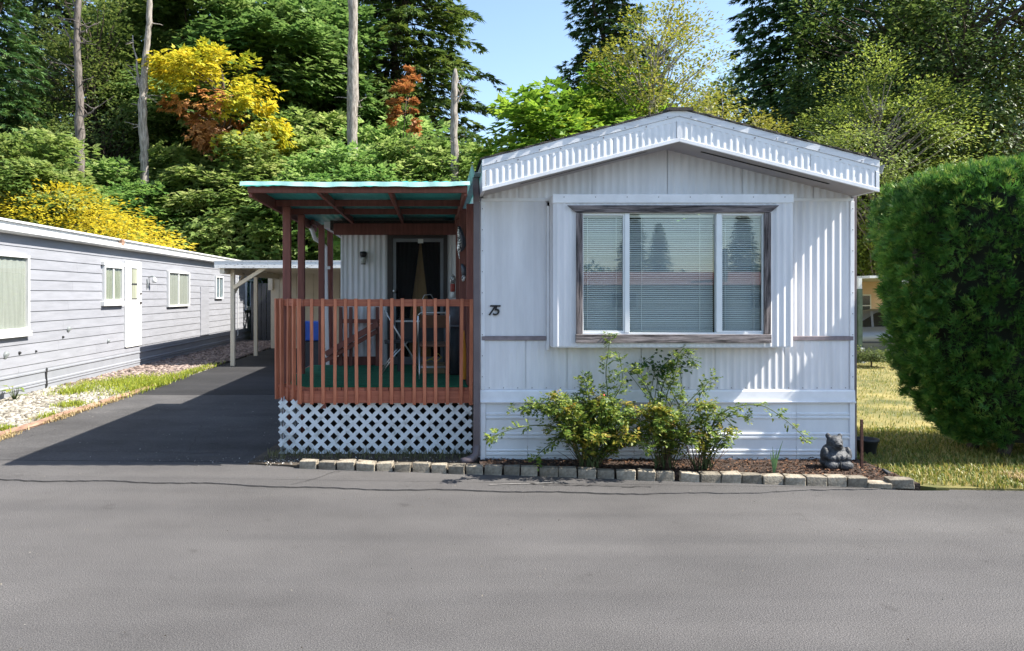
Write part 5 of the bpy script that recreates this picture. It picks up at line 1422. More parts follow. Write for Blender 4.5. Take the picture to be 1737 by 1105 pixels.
# maples low on the left
tree('maple_b', 35, 28, 'green maple rising behind the golden shrub', 'maple', G2, 0.86, 0.2)
tree('maple_b', 175, 35, 'green maple at the foot of the pale forked trunk', 'maple', G2, 0.88, 1.5)
tree('maple_b', 265, 39, 'green maple over the middle of the grey home roof', 'maple', G2, 0.92, 3.0)
tree('maple_b', 335, 37.5, 'green maple below the withered brown leaves', 'maple', G2, 1.0, 4.0)
tree('maple_b', 425, 36.5, 'green maple just left of the porch roof', 'maple', G2, 1.02, 5.0)
tree('maple_b', 510, 43.5, 'green maple above the left half of the porch roof', 'maple', G2, 1.35, 2.2)
tree('maple_b', 585, 34, 'green maple in front of the thick bare trunk', 'maple', G2, 0.92, 0.9)
tree('maple_b', 665, 41, 'green maple below the withered sapling above the porch roof', 'maple', G2, 1.22, 5.6)
tree('maple_b', 735, 35, 'green maple left of the short broken trunk', 'maple', G2, 1.0, 3.7)
tree('maple_a', 450, 48, 'tall green maple directly behind the yellow crown', 'maple', G2, 1.3, 0.7)
tree('lime', 965, 28, 'bright green maple behind the left roof slope of the white home', 'maple', G2, 1.3, 0.5)
tree('lime', 860, 28, 'smaller bright green maple above the left gutter of the white home', 'maple', G2, 0.98, 2.5)
tree('lime', 1030, 30, 'bright green maple between the left roof slope and the cottonwood', 'maple', G2, 1.45, 4.0)
# cottonwoods
tree('olive', 1105, 29, 'yellow green cottonwood right behind the roof ridge', 'cottonwood', 'cottonwoods behind the white home', 0.98, 0.4)
tree('olive', 1225, 32, 'thin olive cottonwood right of the roof ridge', 'cottonwood', 'cottonwoods behind the white home', 0.80, 2.0)
tree('leafy', 1490, 34, 'light green tree between the right gutter and the hedge top', 'tree', G3, 1.22, 3.3)
tree('leafy', 1610, 35, 'low light green tree just behind the hedge top', 'tree', G3, 0.88, 4.6)
tree('leafy', 1730, 36, 'light green tree above the hedge at the right edge', 'tree', G3, 1.15, 1.6)
# special ones
am = broadleaf('autumn_maple', 41, 14, 3.1, 11.3, 2.9, 62, 75, 0.30, M['lf_yellow'], 0.22, 0.18, second=(lambda c: (c[:, 0] < 0.4) & (c[:, 2] < 11.9), M['lf_brown'], 'withered_leaves'))
am.location = (PX(378, 36.5), 36.5, 0); am.scale = (0.95, 0.95, 1.0); tag(am, 'maple with bright yellow top and withered brown leaves', 'maple')
gs = broadleaf('golden_shrub', 42, 6, 3.2, 3.4, 2.9, 190, 130, 0.14, M['lf_gold'], 0.19, 0.08, palm=False)
gs.location = (PX(70, 26.5), 26.5, 0); gs.scale = (1.3, 0.6, 1.0); tag(gs, 'golden yellow shrub behind the roof of the grey home', 'shrub')
bt = broadleaf('withered_sapling', 43, 12, 0.75, 10.4, 2.7, 30, 36, 0.24, M['lf_brown'], 0.3, 0.06)
bt.location = (PX(690, 36.5), 36.5, 0); tag(bt, 'slim sapling with orange brown withered leaves in front of the big fir', 'tree')
bt2 = broadleaf('withered_sapling', 44, 6, 0.30, 4.9, 1.1, 9, 32, 0.18, M['lf_brown'], 0.3, 0.04)
bt2.location = (PX(158, 28.5), 28.5, 0); tag(bt2, 'small withered orange branch above the golden shrub', 'tree')
# bare trunks
def snag(name, label, pts, radii, mat_, branches, seed):
    t = thing(name, label, 'dead tree', tuple(pts[0]))
    rr = random.Random(seed)
    fp, fr = [], []
    for i in range(len(pts) - 1):
        for k in range(9):
            u = k / 9
            fp.append(pts[i].lerp(pts[i+1], u) + Vector((rr.uniform(-0.03, 0.03), rr.uniform(-0.03, 0.03), 0))); fr.append((radii[i] + (radii[i+1] - radii[i]) * u) * rr.uniform(0.86, 1.12))
    fp.append(pts[-1]); fr.append(radii[-1] * 0.5)
    MB().tube(fp, fr, 11).build('trunk', M[mat_], t, smooth=True)
    for k in range(9):
        i = rr.randrange(len(fp) // 3, len(fp) - 1); a_ = rr.uniform(0, 6.28); ln = rr.uniform(0.25, 0.9)
        mb = MB(); limb_mesh(mb, fp[i], fp[i] + Vector((math.cos(a_) * ln, math.sin(a_) * ln * 0.6, rr.uniform(-0.2, 0.4))), 0.035, 0.012, rr, 5, 4); mb.build('stub', M[mat_], t, smooth=True)
    for (a, b, r_) in branches:
        mb = MB(); limb_mesh(mb, a, b, r_, r_ * 0.3, rr, 5, 5)
        q = Vector(b); p_ = Vector(a)
        for _ in range(4):
            s = p_.lerp(q, rr.uniform(0.3, 0.95))
            limb_mesh(mb, s, s + Vector((rr.uniform(-0.9, 0.9), rr.uniform(-0.3, 0.3), rr.uniform(-0.5, 0.7))), r_ * 0.4, 0.008, rr, 4, 4)
        mb.build('branch', M[mat_], t, smooth=True)
d = 31.0
snag('dead_trunk', 'dark dead trunk with bare twigs near the left edge', [P(136, 575, d), P(136, 270, d), P(134, 150, d), P(130, 60, d), P(134, -60, d)], [0.24, 0.21, 0.16, 0.14, 0.09], 'bark_dark',
     [(P(131, 90, d), P(100, 30, d), 0.05), (P(133, 60, d), P(162, 40, d), 0.06), (P(133, 115, d), P(84, 105, d), 0.05), (P(135, 205, d), P(168, 180, d), 0.07), (P(131, 60, d), P(122, -20, d), 0.06), (P(132, 75, d), P(155, 70, d), 0.05)], 1)
d = 34.8
snag('dead_trunk', 'pale grey forked dead trunk right of the dark one', [P(244, 572, d), P(245, 280, d), P(241, 180, d), P(246, 110, d), P(254, 30, d), P(256, -70, d)], [0.26, 0.21, 0.19, 0.16, 0.13, 0.09], 'bark_grey',
     [(P(240, 160, d), P(225, 60, d), 0.08), (P(241, 190, d), P(252, 150, d), 0.06), (P(238, 150, d), P(231, 130, d), 0.08)], 2)
d = 35.5
snag('bare_trunk', 'thick pale bare trunk standing above the porch roof', [P(597, 570, d), P(597, 290, d), P(598, 150, d), P(599, -80, d)], [0.32, 0.275, 0.26, 0.23], 'bark_grey', [(P(600, 180, d), P(622, 165, d), 0.04)], 3)
d = 33.0
snag('broken_trunk', 'short broken grey trunk with one stub left of the sky gap', [P(771, 575, d), P(771, 300, d), P(770, 200, d), P(772, 117, d)], [0.22, 0.19, 0.18, 0.13], 'bark_grey', [(P(772, 180, d), P(786, 149, d), 0.085)], 4)

# far wood that reads as one mass
def wood(name, label, xs, d, top, n, seed, m, lsz=(0.3, 0.6)):
    rn = np.random.default_rng(seed)
    x = rn.uniform(xs[0], xs[1], n); y = d + rn.uniform(-3, 3, n)
    hm = top * (0.8 + 0.2 * np.sin(x * 0.55 + seed) * np.sin(x * 0.21 + 1))
    z = rn.uniform(0, 1, n) ** 0.8 * hm
    C = np.stack([x, y, z], 1); A = rdir(rn, n) + np.array([0, 0, -0.3]); U = rdir(rn, n) * 0.6 + np.array([0, -0.5, 1.0])
    L_ = rn.uniform(*lsz, n)
    V, F = kites(C, A, U, L_, L_ * 0.5)
    o = np_mesh(name, V, F, m, np.repeat(rn.uniform(0, 0.7, n), 2))
    return tag(o, label, 'wood', kind='stuff')
wood('far_wood', 'far dark wood behind the trees on the left', (-56, 0.0), 60, 22, 70000, 1, M['lf_dark'])
wood('far_wood', 'far dark wood behind the trees on the right', (20, 75), 60, 26, 70000, 2, M['lf_dark'])
wood('far_wood', 'low far thicket in the gap behind the home', (0, 21), 60, 6.5, 9000, 3, M['lf_dark'])
wood('far_thicket', 'dark undergrowth behind the grey home and carport', (-26, 6), 35, 4.2, 36000, 4, M['lf_dark'], (0.14, 0.28))

# ------------------------------------------------------------------ hedge
HC = np.array([7.44, 8.95]); HR = np.array([1.75, 0.92])
hz = np.array([0.12, 0.3, 0.7, 1.2, 2.0, 2.65, 3.05, 3.28, 3.44, 3.52]); hr = np.array([0.50, 0.62, 0.78, 0.90, 1.0, 0.995, 0.965, 0.88, 0.62, 0.02])
hedge = thing('arborvitae_hedge', 'tall clipped green arborvitae hedge right of the white home', 'hedge', (HC[0], HC[1], 0))
def hedge_pt(th, z, f=1.0):
    r = np.interp(z, hz, hr) * f
    r = r * (1 + 0.035 * np.sin(5 * th + z * 2.1) + 0.03 * np.sin(9 * th - 3.3 * z) + 0.02 * np.sin(17 * th + 6 * z))
    c, s = np.cos(th), np.sin(th)
    e = 1.0 / (np.abs(c) ** 3.2 + np.abs(s) ** 3.2) ** (1 / 3.2)
    return np.stack([HC[0] + HR[0] * r * e * c, HC[1] + HR[1] * r * e * s, z], -1)
rn = np.random.default_rng(8)
mb = MB()
rows = []
for z_ in np.linspace(0.2, 3.32, 16):
    th = np.linspace(0, 2 * np.pi, 41)
    rows.append([tuple(q - np.array([0, 0, 0])) for q in hedge_pt(th, np.full(41, z_), 0.80)])
mb.strip(rows); mb.build('dark_core', mat('dark_hedge_inside', (0.012, 0.016, 0.008), 0.95, 0.4, 6), hedge, smooth=True)  # added dark hull that stops the view through the hedge
for q in range(5):
    a = q * 1.3
    bm_('stem', M['bark'], hedge, (HC[0] + 0.9 * math.cos(a), HC[1] + 0.3 * math.sin(a), 0.0), (HC[0] + 0.6 * math.cos(a), HC[1] + 0.25 * math.sin(a), 0.6), 0.09, 0.09)
def hedge_sprays(nc, per, rc, ls, top=False, f0=0.93, f1=1.04):
    """sprays gathered in clumps, each clump leaning its own way"""
    th = rn.uniform(0, 2 * np.pi, nc)
    if top:
        q_ = np.sqrt(rn.uniform(0, 1, nc)); c = hedge_pt(th, np.full(nc, 3.0), q_ * 0.95)
        c[:, 2] = 3.24 + 0.26 * (1 - q_ ** 4) + rn.uniform(-0.07, 0.05, nc); out = np.stack([(c[:, 0] - HC[0]) * 0.25, (c[:, 1] - HC[1]) * 0.4, np.ones(nc)], 1)
    else:
        z = rn.uniform(0.16, 3.42, nc); c = hedge_pt(th, z, rn.uniform(f0, f1, nc))
        out = np.stack([(c[:, 0] - HC[0]) / HR[0], (c[:, 1] - HC[1]) / HR[1] * 1.3, np.where(z > 3.0, 0.6, 0.0)], 1)
    out = nrm(out)
    cax = nrm(out * 0.8 + np.array([0, 0, 0.55]) + rdir(rn, nc) * 0.55)
    ct = rn.uniform(0, 1, nc)
    ix = np.repeat(np.arange(nc), per); n = len(ix)
    r = rc * rn.uniform(0.6, 1.5, nc)[ix][:, None]
    off = rdir(rn, n) * rn.uniform(0, 1, (n, 1)) ** 0.5
    p = c[ix] + off * r - out[ix] * r * 0.4
    A = nrm(cax[ix] * 0.9 + off * 0.75 + rdir(rn, n) * 0.25)
    U = nrm(np.cross(A, nrm(out[ix] + rdir(rn, n) * 0.8)) + out[ix] * 0.3)
    L_ = ls * rn.uniform(0.55, 1.3, n)
    V, F = fan(p, A, U, L_, L_ * 0.14, (-0.8, -0.32, 0.22, 0.7), (0.7, 1.0, 0.95, 0.65))
    tone = np.clip(ct[ix] * 0.5 + rn.uniform(0, 0.5, n) + (0.15 if top else 0), 0, 1)  # top sprays get a lighter tone, sunlight put into their colour
    return V, F, np.tile(np.repeat(tone, 2), 4)
M['lf_hedge'] = leaf_mat('arborvitae_sprays', [(0.014, 0.055, 0.012), (0.029, 0.105, 0.018), (0.055, 0.16, 0.026), (0.105, 0.225, 0.036), (0.22, 0.29, 0.055)], 0.25, rnd=0.0, hue=0.0)
V1, F1, T1 = hedge_sprays(4200, 19, 0.06, 0.068)
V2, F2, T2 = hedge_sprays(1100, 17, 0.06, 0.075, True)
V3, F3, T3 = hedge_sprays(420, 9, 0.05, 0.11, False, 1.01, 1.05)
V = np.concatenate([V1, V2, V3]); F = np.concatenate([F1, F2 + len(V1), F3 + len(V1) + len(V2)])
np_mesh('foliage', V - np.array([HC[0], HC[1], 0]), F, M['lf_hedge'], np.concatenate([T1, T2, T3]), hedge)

# ------------------------------------------------------------------ grass
def blades(name, label, pts, L_, m, lean=0.4, w=0.007, cat='grass', z=0.02, seed=0):
    rn = np.random.default_rng(seed); n = len(pts)
    a = rn.uniform(0, 6.2832, n)
    d = np.stack([np.cos(a), np.sin(a), np.zeros(n)], 1)
    s = np.stack([-np.sin(a), np.cos(a), np.zeros(n)], 1)
    l = (L_ * rn.uniform(0.5, 1.3, n))[:, None]; ln = (lean * rn.uniform(0.2, 1.4, n))[:, None]
    B = np.concatenate([pts, np.full((n, 1), z)], 1)
    mid = B + d * l * ln * 0.35 + np.array([0, 0, 0.6]) * l
    tip = B + d * l * ln + np.array([0, 0, 1.0]) * l * (1 - 0.3 * ln)
    V = np.stack([B - s * w, B + s * w, mid + s * w * 0.7, mid - s * w * 0.7, tip], 1).reshape(-1, 3)
    b = np.arange(n)[:, None] * 5
    F = np.concatenate([b + [0, 1, 2], b + [0, 2, 3], b + [3, 2, 4]], 1).reshape(-1, 3)
    o = np_mesh(name, V, F, m, np.repeat(rn.uniform(0, 1, n), 3))
    return tag(o, label, cat, kind='stuff')
M['gr_lawn'] = leaf_mat('lawn_grass', [(0.06, 0.105, 0.016), (0.14, 0.17, 0.028), (0.25, 0.23, 0.05), (0.36, 0.29, 0.11)], 0.3, rnd=0)
M['gr_dry'] = leaf_mat('dry_straw_grass', [(0.16, 0.13, 0.05), (0.30, 0.23, 0.10), (0.42, 0.33, 0.16), (0.5, 0.4, 0.2)], 0.3, rnd=0)
M['gr_lush'] = leaf_mat('lush_tuft_grass', [(0.09, 0.15, 0.015), (0.16, 0.24, 0.02), (0.26, 0.33, 0.03), (0.38, 0.40, 0.06)], 0.4, rnd=0)
rn = np.random.default_rng(5)
def lawn_pts(n, x0, x1, y0, y1):
    p = np.stack([rn.uniform(x0, x1, n), rn.uniform(y0, y1, n)], 1)
    edge = np.where(p[:, 0] < 5.4, 8.14 - 0.137 * (p[:, 0] + 1.51) + 0.14, 7.24)
    return p[(p[:, 1] > edge) & ~((p[:, 0] < 4.88))]
blades('lawn_grass', 'short green and yellow lawn grass beside the white home', np.concatenate([lawn_pts(26000, 4.88, 9.5, 7.2, 10.5), lawn_pts(16000, 4.88, 13, 10.5, 22)]), 0.06, M['gr_lawn'], 0.7, 0.006, seed=1)
pp = lawn_pts(9000, 6.0, 9.5, 7.2, 7.75); blades('dry_grass', 'straw coloured dry grass along the road under the hedge', pp, 0.07, M['gr_dry'], 1.2, 0.005, seed=2)
def patches(lst, seed):
    r_ = np.random.default_rng(seed); out = []
    for (x, y, sx, sy, n) in lst:
        out.append(np.stack([r_.normal(x, sx, n), r_.normal(y, sy, n)], 1))
    q = np.concatenate(out)
    return q[(q[:, 0] > -7.75) & (q[:, 0] < -5.6)]
blades('grass_patch', 'bright green grass growing over the gravel beside the driveway', patches([(-6.45, 15.7, 0.40, 0.7, 4200), (-5.95, 15.2, 0.14, 0.8, 1800), (-5.9, 17.6, 0.08, 1.2, 1200), (-6.95, 14.2, 0.16, 0.25, 700), (-6.15, 12.5, 0.15, 0.15, 420), (-5.93, 11.3, 0.05, 0.15, 160), (-6.0, 10.2, 0.07, 0.09, 160), (-7.2, 15.2, 0.2, 0.4, 400)], 3), 0.11, M['gr_lush'], 0.8, 0.007, z=0.03, seed=3)
blades('mossy_tufts', 'brown yellow moss and dry tufts along the timber edging', patches([(-5.93, 9.6, 0.10, 0.2, 700), (-5.74, 9.7, 0.05, 0.25, 300), (-5.95, 11.2, 0.10, 0.15, 500), (-5.74, 11.6, 0.04, 0.4, 260), (-5.72, 13.0, 0.04, 0.4, 200)], 4), 0.05, M['gr_dry'], 1.0, 0.007, z=0.03, seed=4)
# weeds and litter under the lattice
q = np.stack([rn.uniform(-1.98, 0.5, 1500), rn.uniform(8.3, 8.79, 1500)], 1)
blades('lattice_weeds', 'thin dry weeds growing at the foot of the lattice', q[(q[:, 1] - 8.3) / 0.5 + rn.uniform(-0.5, 0.5, len(q)) > 0.5], 0.09, leaf_mat('dull_weeds', [(0.07, 0.07, 0.03), (0.13, 0.13, 0.05), (0.2, 0.18, 0.1)], 0.3, rnd=0), 0.8, 0.004, z=0.03, seed=6)
def chips(name, label, pts, size, m, z, seed, cat='mulch'):
    rn = np.random.default_rng(seed); n = len(pts)
    A = rdir(rn, n) * np.array([1, 1, 0.35]); U = rdir(rn, n) * 0.5 + np.array([0, 0, 1.0])
    L_ = size * rn.uniform(0.4, 1.4, n)
    V, F = kites(np.concatenate([pts, z + rn.uniform(0, 0.012, (n, 1))], 1), A, U, L_, L_ * rn.uniform(0.3, 0.6, n), 0.3)
    return tag(np_mesh(name, V, F, m, np.repeat(rn.uniform(0, 1, n), 2)), label, cat, kind='stuff')
bedp = np.stack([rn.uniform(0.56, 4.84, 6000), rn.uniform(7.3, 8.4, 6000)], 1)
bedp = bedp[bedp[:, 1] > 8.14 - 0.137 * (bedp[:, 0] + 1.51) + 0.11]
chips('bark_chips', 'dark brown bark chips and dead leaves in the garden bed', bedp, 0.035, leaf_mat('bark_chip', [(0.025, 0.015, 0.01), (0.06, 0.035, 0.022), (0.12, 0.06, 0.035), (0.2, 0.1, 0.05)], 0.0, 0.9, 0, 0), 0.06, 1)
lit = np.concatenate([np.stack([rn.normal(-1.72, 0.16, 160), rn.normal(8.36, 0.1, 160)], 1), np.stack([rn.uniform(-1.9, 0.4, 260), rn.uniform(8.22, 8.6, 260)], 1)])
chips('leaf_litter', 'scattered pale petals and dry litter in front of the lattice', lit, 0.022, leaf_mat('pale_litter', [(0.08, 0.06, 0.04), (0.2, 0.17, 0.12), (0.5, 0.48, 0.44), (0.7, 0.7, 0.68)], 0.0, 0.9, 0, 0), 0.034, 2, 'litter')
grit = np.stack([rn.uniform(-5.5, 7.5, 420), rn.uniform(3.2, 8.6, 420)], 1)
grit = grit[(grit[:, 1] < y_block(grit[:, 0]) - 0.03)]
chips('road_grit', 'tiny pale specks of grit and leaf bits on the asphalt', grit, 0.013, leaf_mat('grit_bits', [(0.03, 0.025, 0.02), (0.14, 0.11, 0.07), (0.3, 0.28, 0.24)], 0.0, 0.9, 0, 0), 0.013, 3, 'grit')

dg = np.concatenate([np.stack([rn.uniform(-5.5, -2.0, 260), rn.uniform(8.5, 13.5, 260)], 1), np.stack([rn.normal(-2.4, 0.5, 120), rn.normal(8.45, 0.12, 120)], 1)])
chips('driveway_litter', 'pale petals and grit scattered on the shaded driveway', dg, 0.016, leaf_mat('driveway_bits', [(0.1, 0.09, 0.08), (0.3, 0.28, 0.25), (0.62, 0.6, 0.58)], 0.0, 0.9, 0, 0), 0.016, 5, 'litter')
# ------------------------------------------------------------------ rose bushes
M['lf_rose'] = leaf_mat('rose_leaves', [(0.035, 0.085, 0.014), (0.08, 0.145, 0.022), (0.16, 0.22, 0.035), (0.27, 0.31, 0.06)], 0.35, rnd=0, hue=0)
M['lf_rose_y'] = leaf_mat('yellowing_rose_leaves', [(0.08, 0.12, 0.018), (0.17, 0.20, 0.025), (0.27, 0.27, 0.035), (0.36, 0.32, 0.05), (0.33, 0.2, 0.05)], 0.35, rnd=0, hue=0)
M['lf_rose_d'] = leaf_mat('dark_rose_leaves', [(0.018, 0.050, 0.010), (0.035, 0.085, 0.014), (0.06, 0.12, 0.02)], 0.3, rnd=0, hue=0)
def bush(name, label, base, canes, nrand, rad, hgt, seed, leaf, dens=30, fwd=0.4, ylow=None):
    """canes: lists of (px, py, depth); random canes fill the middle"""
    rr = random.Random(seed); rn = np.random.default_rng(seed)
    t = thing(name, label, 'rose bush', base); o = Vector(base)
    lines = []
    for c in canes:
        lines.append(([o + Vector((rr.uniform(-0.05, 0.05), rr.uniform(-0.03, 0.03), 0))] + [P(*q) for q in c], dens, leaf, 0.010))
    for i in range(nrand):
        a = rr.uniform(0, 6.283); r_ = rad * math.sqrt(rr.uniform(0.05, 1)); hh = hgt * rr.uniform(0.45, 1.0)
        dx, dy = r_ * math.cos(a), r_ * math.sin(a) * 0.45 - fwd * 0.35
        p0 = o + Vector((rr.uniform(-0.10, 0.10), rr.uniform(-0.05, 0.05), 0))
        p1 = p0 + Vector((dx * 0.35, dy * 0.35, hh * 0.55)); p2 = p0 + Vector((dx * 0.8, dy * 0.8, hh * 0.95)); p3 = p0 + Vector((dx * 1.15, dy * 1.1, hh * rr.uniform(0.8, 1.05)))
        lines.append(([p0, p1, p2, p3], dens, M['lf_rose_y'] if rr.random() < 0.27 else leaf, 0.006))
    sets = {}
    mb = MB()
    for pts, dn, lm, r0 in lines:
        # smooth polyline
        fine = []
        for i in range(len(pts) - 1):
            a, b = pts[i], pts[i+1]
            m0 = (pts[i+1] - pts[max(0, i-1)]) * 0.5; m1 = (pts[min(len(pts)-1, i+2)] - pts[i]) * 0.5
            for k in range(6):
                u = k / 6
                fine.append(a * (2*u**3 - 3*u**2 + 1) + m0 * (u**3 - 2*u**2 + u) + b * (-2*u**3 + 3*u**2) + m1 * (u**3 - u**2))
        fine.append(pts[-1])
        n = len(fine)
        mb.tube(fine, [r0 * (1 - 0.75 * i / n) for i in range(n)], 5)
        L_ = sum((fine[i+1] - fine[i]).length for i in range(n - 1))
        cnt = int(L_ * dn)
        for k in range(cnt):
            u = rr.uniform(0.22, 1.0)
            i = min(n - 2, int(u * (n - 1))); f = u * (n - 1) - i
            p = fine[i].lerp(fine[i+1], f)
            tg = (fine[i+1] - fine[i]).normalized()
            sd = Vector((rr.gauss(0, 1), rr.gauss(0, 1), rr.gauss(0, 0.5))); sd = (sd - tg * sd.dot(tg)).normalized()
            ax = (sd * 0.8 + tg * 0.5 + Vector((0, 0, -0.1))).normalized()
            # compound leaf: five or seven leaflets on a stalk
            st = rr.uniform(0.05, 0.10); nl = rr.choice((5, 7))
            up = Vector((rr.gauss(0, 0.4), rr.gauss(0, 0.4), 1)).normalized()
            sw = ax.cross(up).normalized()
            for q in range(nl):
                if q == nl - 1: c = p + ax * st; a2 = ax
                else:
                    row = q // 2; sg = -1 if q % 2 else 1
                    c = p + ax * st * (0.4 + 0.3 * row); a2 = (ax * 0.5 + sw * sg).normalized()
                sets.setdefault(lm, []).append((*c, *a2, *up, rr.uniform(0.028, 0.050)))
    mb.build('canes', M['twig_green'], t, smooth=True)
    for lm, rows in sets.items():
        A = np.array(rows) 
        V, F = kites(A[:, 0:3] - np.array(base), A[:, 3:6], A[:, 6:9] + rn.normal(size=(len(A), 3)) * 0.2, A[:, 9], A[:, 9] * 0.62)
        np_mesh('leaves', V, F, lm, np.repeat(rn.uniform(0, 1, len(A)), 2), t)
    # dry twigs at the foot
    mb = MB()
    for k in range(26):
        a = rr.uniform(0, 6.283); q = o + Vector((rr.uniform(-0.10, 0.10), rr.uniform(-0.06, 0.06), 0))
        e = q + Vector((math.cos(a) * rr.uniform(0.1, 0.3), math.sin(a) * 0.12, rr.uniform(0.15, 0.45)))
        limb_mesh(mb, q, e, 0.005, 0.002, rr, 4, 3)
    mb.build('dry_twigs', M['twig'], t, smooth=True)
    return t
def base_at(px, d): return (PX(px, d), d, 0.055)
b1 = bush('rose_bush', 'leafy yellow green rose bush with long cane reaching left', base_at(1000, 7.98),
     [[(985, 730, 7.9), (930, 700, 7.9), (868, 692, 7.9)], [(985, 740, 7.9), (925, 722, 7.75), (870, 728, 7.6), (828, 744, 7.5)], [(960, 745, 7.85), (925, 760, 7.8), (905, 782, 7.75)],
      [(1030, 690, 8.0), (1028, 630, 8.05), (1036, 568, 8.05)], [(1030, 700, 8.0), (1055, 650, 8.0), (1050, 600, 8.05)], [(1000, 690, 8.0), (995, 655, 8.0), (990, 640, 8.0)]], 58, 0.70, 0.80, 51, M['lf_rose'], 40)
b2 = bush('rose_bush', 'middle rose bush with dark arching leaves under the bay window', base_at(1125, 7.93),
     [[(1120, 690, 8.0), (1130, 640, 8.1), (1160, 592, 8.12), (1178, 620, 8.05)], [(1110, 690, 8.0), (1090, 640, 8.1), (1075, 625, 8.1)], [(1130, 680, 7.95), (1145, 640, 8.0), (1150, 600, 8.1)], [(1140, 720, 7.9), (1180, 670, 7.9), (1212, 640, 7.95)]], 26, 0.46, 0.80, 52, M['lf_rose'], 36)
b3 = bush('rose_bush', 'right rose bush with one long cane arching over the white skirting', base_at(1192, 7.88),
     [[(1205, 730, 7.85), (1235, 695, 7.8), (1290, 688, 7.75), (1335, 715, 7.7), (1372, 750, 7.65)], [(1205, 735, 7.85), (1240, 705, 7.8), (1270, 710, 7.78)], [(1190, 720, 7.9), (1185, 680, 7.95), (1200, 650, 7.95)], [(1195, 725, 7.8), (1215, 700, 7.75), (1255, 735, 7.7)]], 15, 0.42, 0.66, 53, M['lf_rose'], 26)
b4 = thing('wall_vine', 'dark green leafy vine against the wall just below the bay window', 'vine', (PX(1120, 8.25), 8.25, 0.055))
rr = random.Random(9)
mb = MB(); rows = []
for k in range(9):
    pts = [P(1125 + rr.uniform(-10, 10), 785, 8.25), P(1120 + rr.uniform(-30, 40), 690, 8.28), P(1110 + rr.uniform(-45, 55), 632, 8.28), P(1080 + k * 12, 605 + rr.uniform(-12, 25), 8.24)]
    mb.tube(pts, [0.006, 0.005, 0.004, 0.003], 5)
    for q in range(18):
        u = rr.uniform(0.62, 1.05) ; i = 2 if u > 0.66 else 1
        p = pts[i].lerp(pts[i+1], min(1, max(0, (u - i/3) * 3))) + Vector((rr.gauss(0, 0.05), rr.gauss(0, 0.03), rr.gauss(0, 0.04)))
        rows.append((*p, rr.gauss(0, 1), -0.4 + rr.gauss(0, 0.4), rr.gauss(-0.3, 0.5), rr.gauss(0, 0.4), -0.7, 0.7, rr.uniform(0.035, 0.062)))
mb.build('canes', M['twig_green'], b4, smooth=True)
A = np.array(rows); V, F = kites(A[:, :3] - np.array(OFF[b4]), A[:, 3:6], A[:, 6:9], A[:, 9], A[:, 9] * 0.7)
np_mesh('leaves', V, F, M['lf_rose_d'], np.repeat(np.random.default_rng(1).uniform(0, 1, len(A)), 2), b4)
# rose flowers gone over: one small red bloom
o = MB().lathe([(0.004, -0.015), (0.016, -0.010), (0.02, 0.002), (0.014, 0.012), (0.005, 0.010)], P(1023, 671, 7.85), 10).build('rose_bloom', mat('faded_red_petals', (0.42, 0.05, 0.05), 0.6, 0.3, 20), b1, smooth=True)
# iris
t = thing('iris_plant', 'single small iris with upright blade leaves in the garden bed', 'iris', base_at(1313, 7.75))
o = Vector(base_at(1313, 7.75))
for i, (dx, hh) in enumerate(((-0.04, 0.22), (-0.015, 0.28), (0.03, 0.26), (0.09, 0.34), (0.0, 0.16))):
    rows = []
    for k in range(6):
        u = k / 5; w_ = 0.011 * (1 - u ** 2) + 0.001
        c = o + Vector((dx * u ** 1.3 - 0.01 + 0.006 * i, 0.01 * i - 0.02, hh * u))
        rows.append([tuple(c + Vector((-w_, 0, 0))), tuple(c + Vector((0, -0.003, 0))), tuple(c + Vector((w_, 0.002, 0)))])
    MB().strip(rows).build('blade_leaf', mat('iris_leaf', (0.10, 0.19, 0.06), 0.5, 0.2, 8), t, smooth=True)
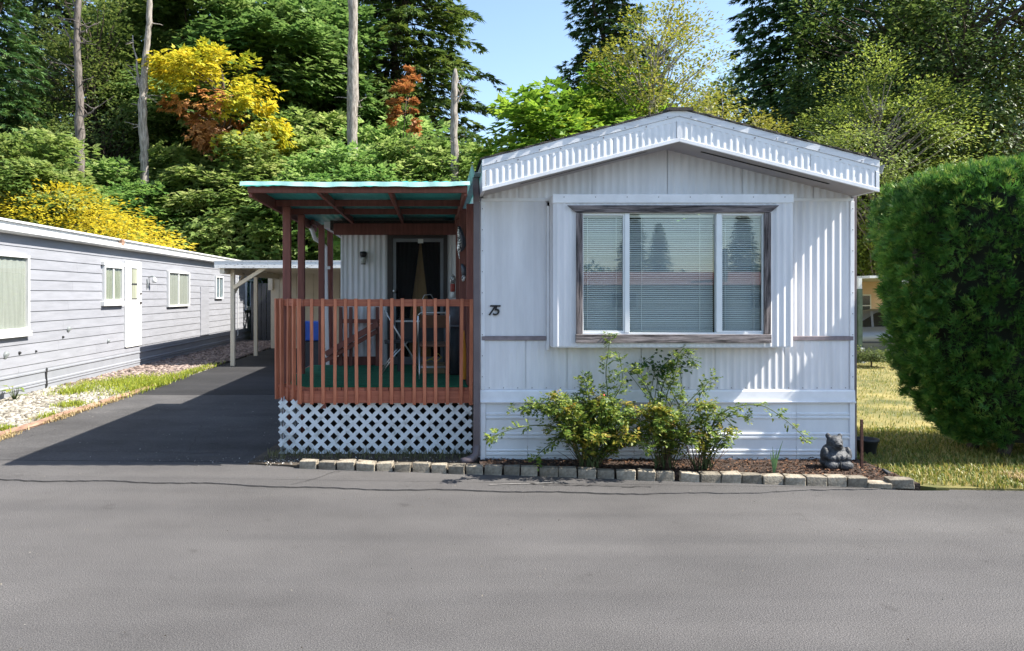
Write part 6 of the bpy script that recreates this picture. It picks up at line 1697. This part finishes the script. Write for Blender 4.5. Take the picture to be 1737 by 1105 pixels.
# broad-leaved weed by the skirting
t = thing('broadleaf_weed', 'green broadleaf weed at the foot of the grey skirting, left edge', 'weed', (XN + 0.3, nd(18) - 0.4, 0.03))
o = Vector((XN + 0.3, nd(18) - 0.4, 0.03)); rr = random.Random(2); rows = []
for k in range(11):
    a = rr.uniform(0, 6.28); st = o + Vector((math.cos(a) * 0.1, math.sin(a) * 0.1, rr.uniform(0.1, 0.26)))
    MB().tube([o, st], [0.008, 0.005], 5).build('stalk', M['twig_green'], t)
    rows.append((*st, math.cos(a), math.sin(a), rr.uniform(-0.4, 0.5), 0, 0, 1, rr.uniform(0.13, 0.2)))
A = np.array(rows); V, F = kites(A[:, :3] - np.array(o), A[:, 3:6], A[:, 6:9], A[:, 9], A[:, 9] * 0.6)
np_mesh('leaves', V, F, leaf_mat('weed_leaf', [(0.06, 0.13, 0.02), (0.16, 0.22, 0.03), (0.3, 0.3, 0.05)], 0.3, rnd=0), np.repeat(np.random.default_rng(1).uniform(0, 1, len(A)), 2), t)
# low shrub in front of the far car
sb = broadleaf('low_shrub', 61, 1, 0.6, 0.25, 0.28, 50, 70, 0.06, M['lf_dark'], 0.25, 0.03, palm=False)
sb.location = (PX(1478, 19.5), 19.5, 0); tag(sb, 'low dark green shrub in front of the parked car', 'shrub')

# ------------------------------------------------------------------ across the road (seen in the window glass)
ac = thing('opposite_house', 'long pale home with red brown roof across the road, mirrored in the bay window', 'mobile home', (14, -26, 0))
bx('wall', M['cream'], ac, -8, 24, -30, -26, 0, 2.5)
MB().prism([(-25.4, 2.5), (-28, 3.3), (-30.6, 2.5)], 'x', -8.4, 24.4).build('roof', M['red_roof'], ac)
for x in (-4, 1, 6, 11, 19):
    w = bx('window', M['white'], ac, x - 0.8, x + 0.8, -25.99, -25.94, 1.1, 2.1)
    bx('window_pane', M['car_glass'], w, x - 0.7, x + 0.7, -25.939, -25.93, 1.2, 2.0)
bx('flue', M['white'], ac, 16.6, 17.0, -26.4, -26.0, 0, 4.6)
for x, y, s, r_, lb in ((10, -48, 0.28, 0.3, 'small fir across the road, leftmost in the window reflection'), (17, -46, 0.40, 1.3, 'taller fir across the road in the middle of the window reflection'), (21, -52, 0.36, 2.2, 'fir across the road right of the tallest in the window reflection'), (28, -50, 0.42, 3.2, 'fir across the road at the right side of the window reflection')):
    c = copy_tree(protos['fir_a']); c.location = (x, y, 0); c.scale = (s * 1.2, s * 1.2, s); c.rotation_euler = (0, 0, r_); tag(c, lb, 'fir', 'firs across the road')
wood('opposite_thicket', 'dark thicket behind the home across the road', (-55, 55), -56, 5.0, 30000, 9, M['lf_dark'])
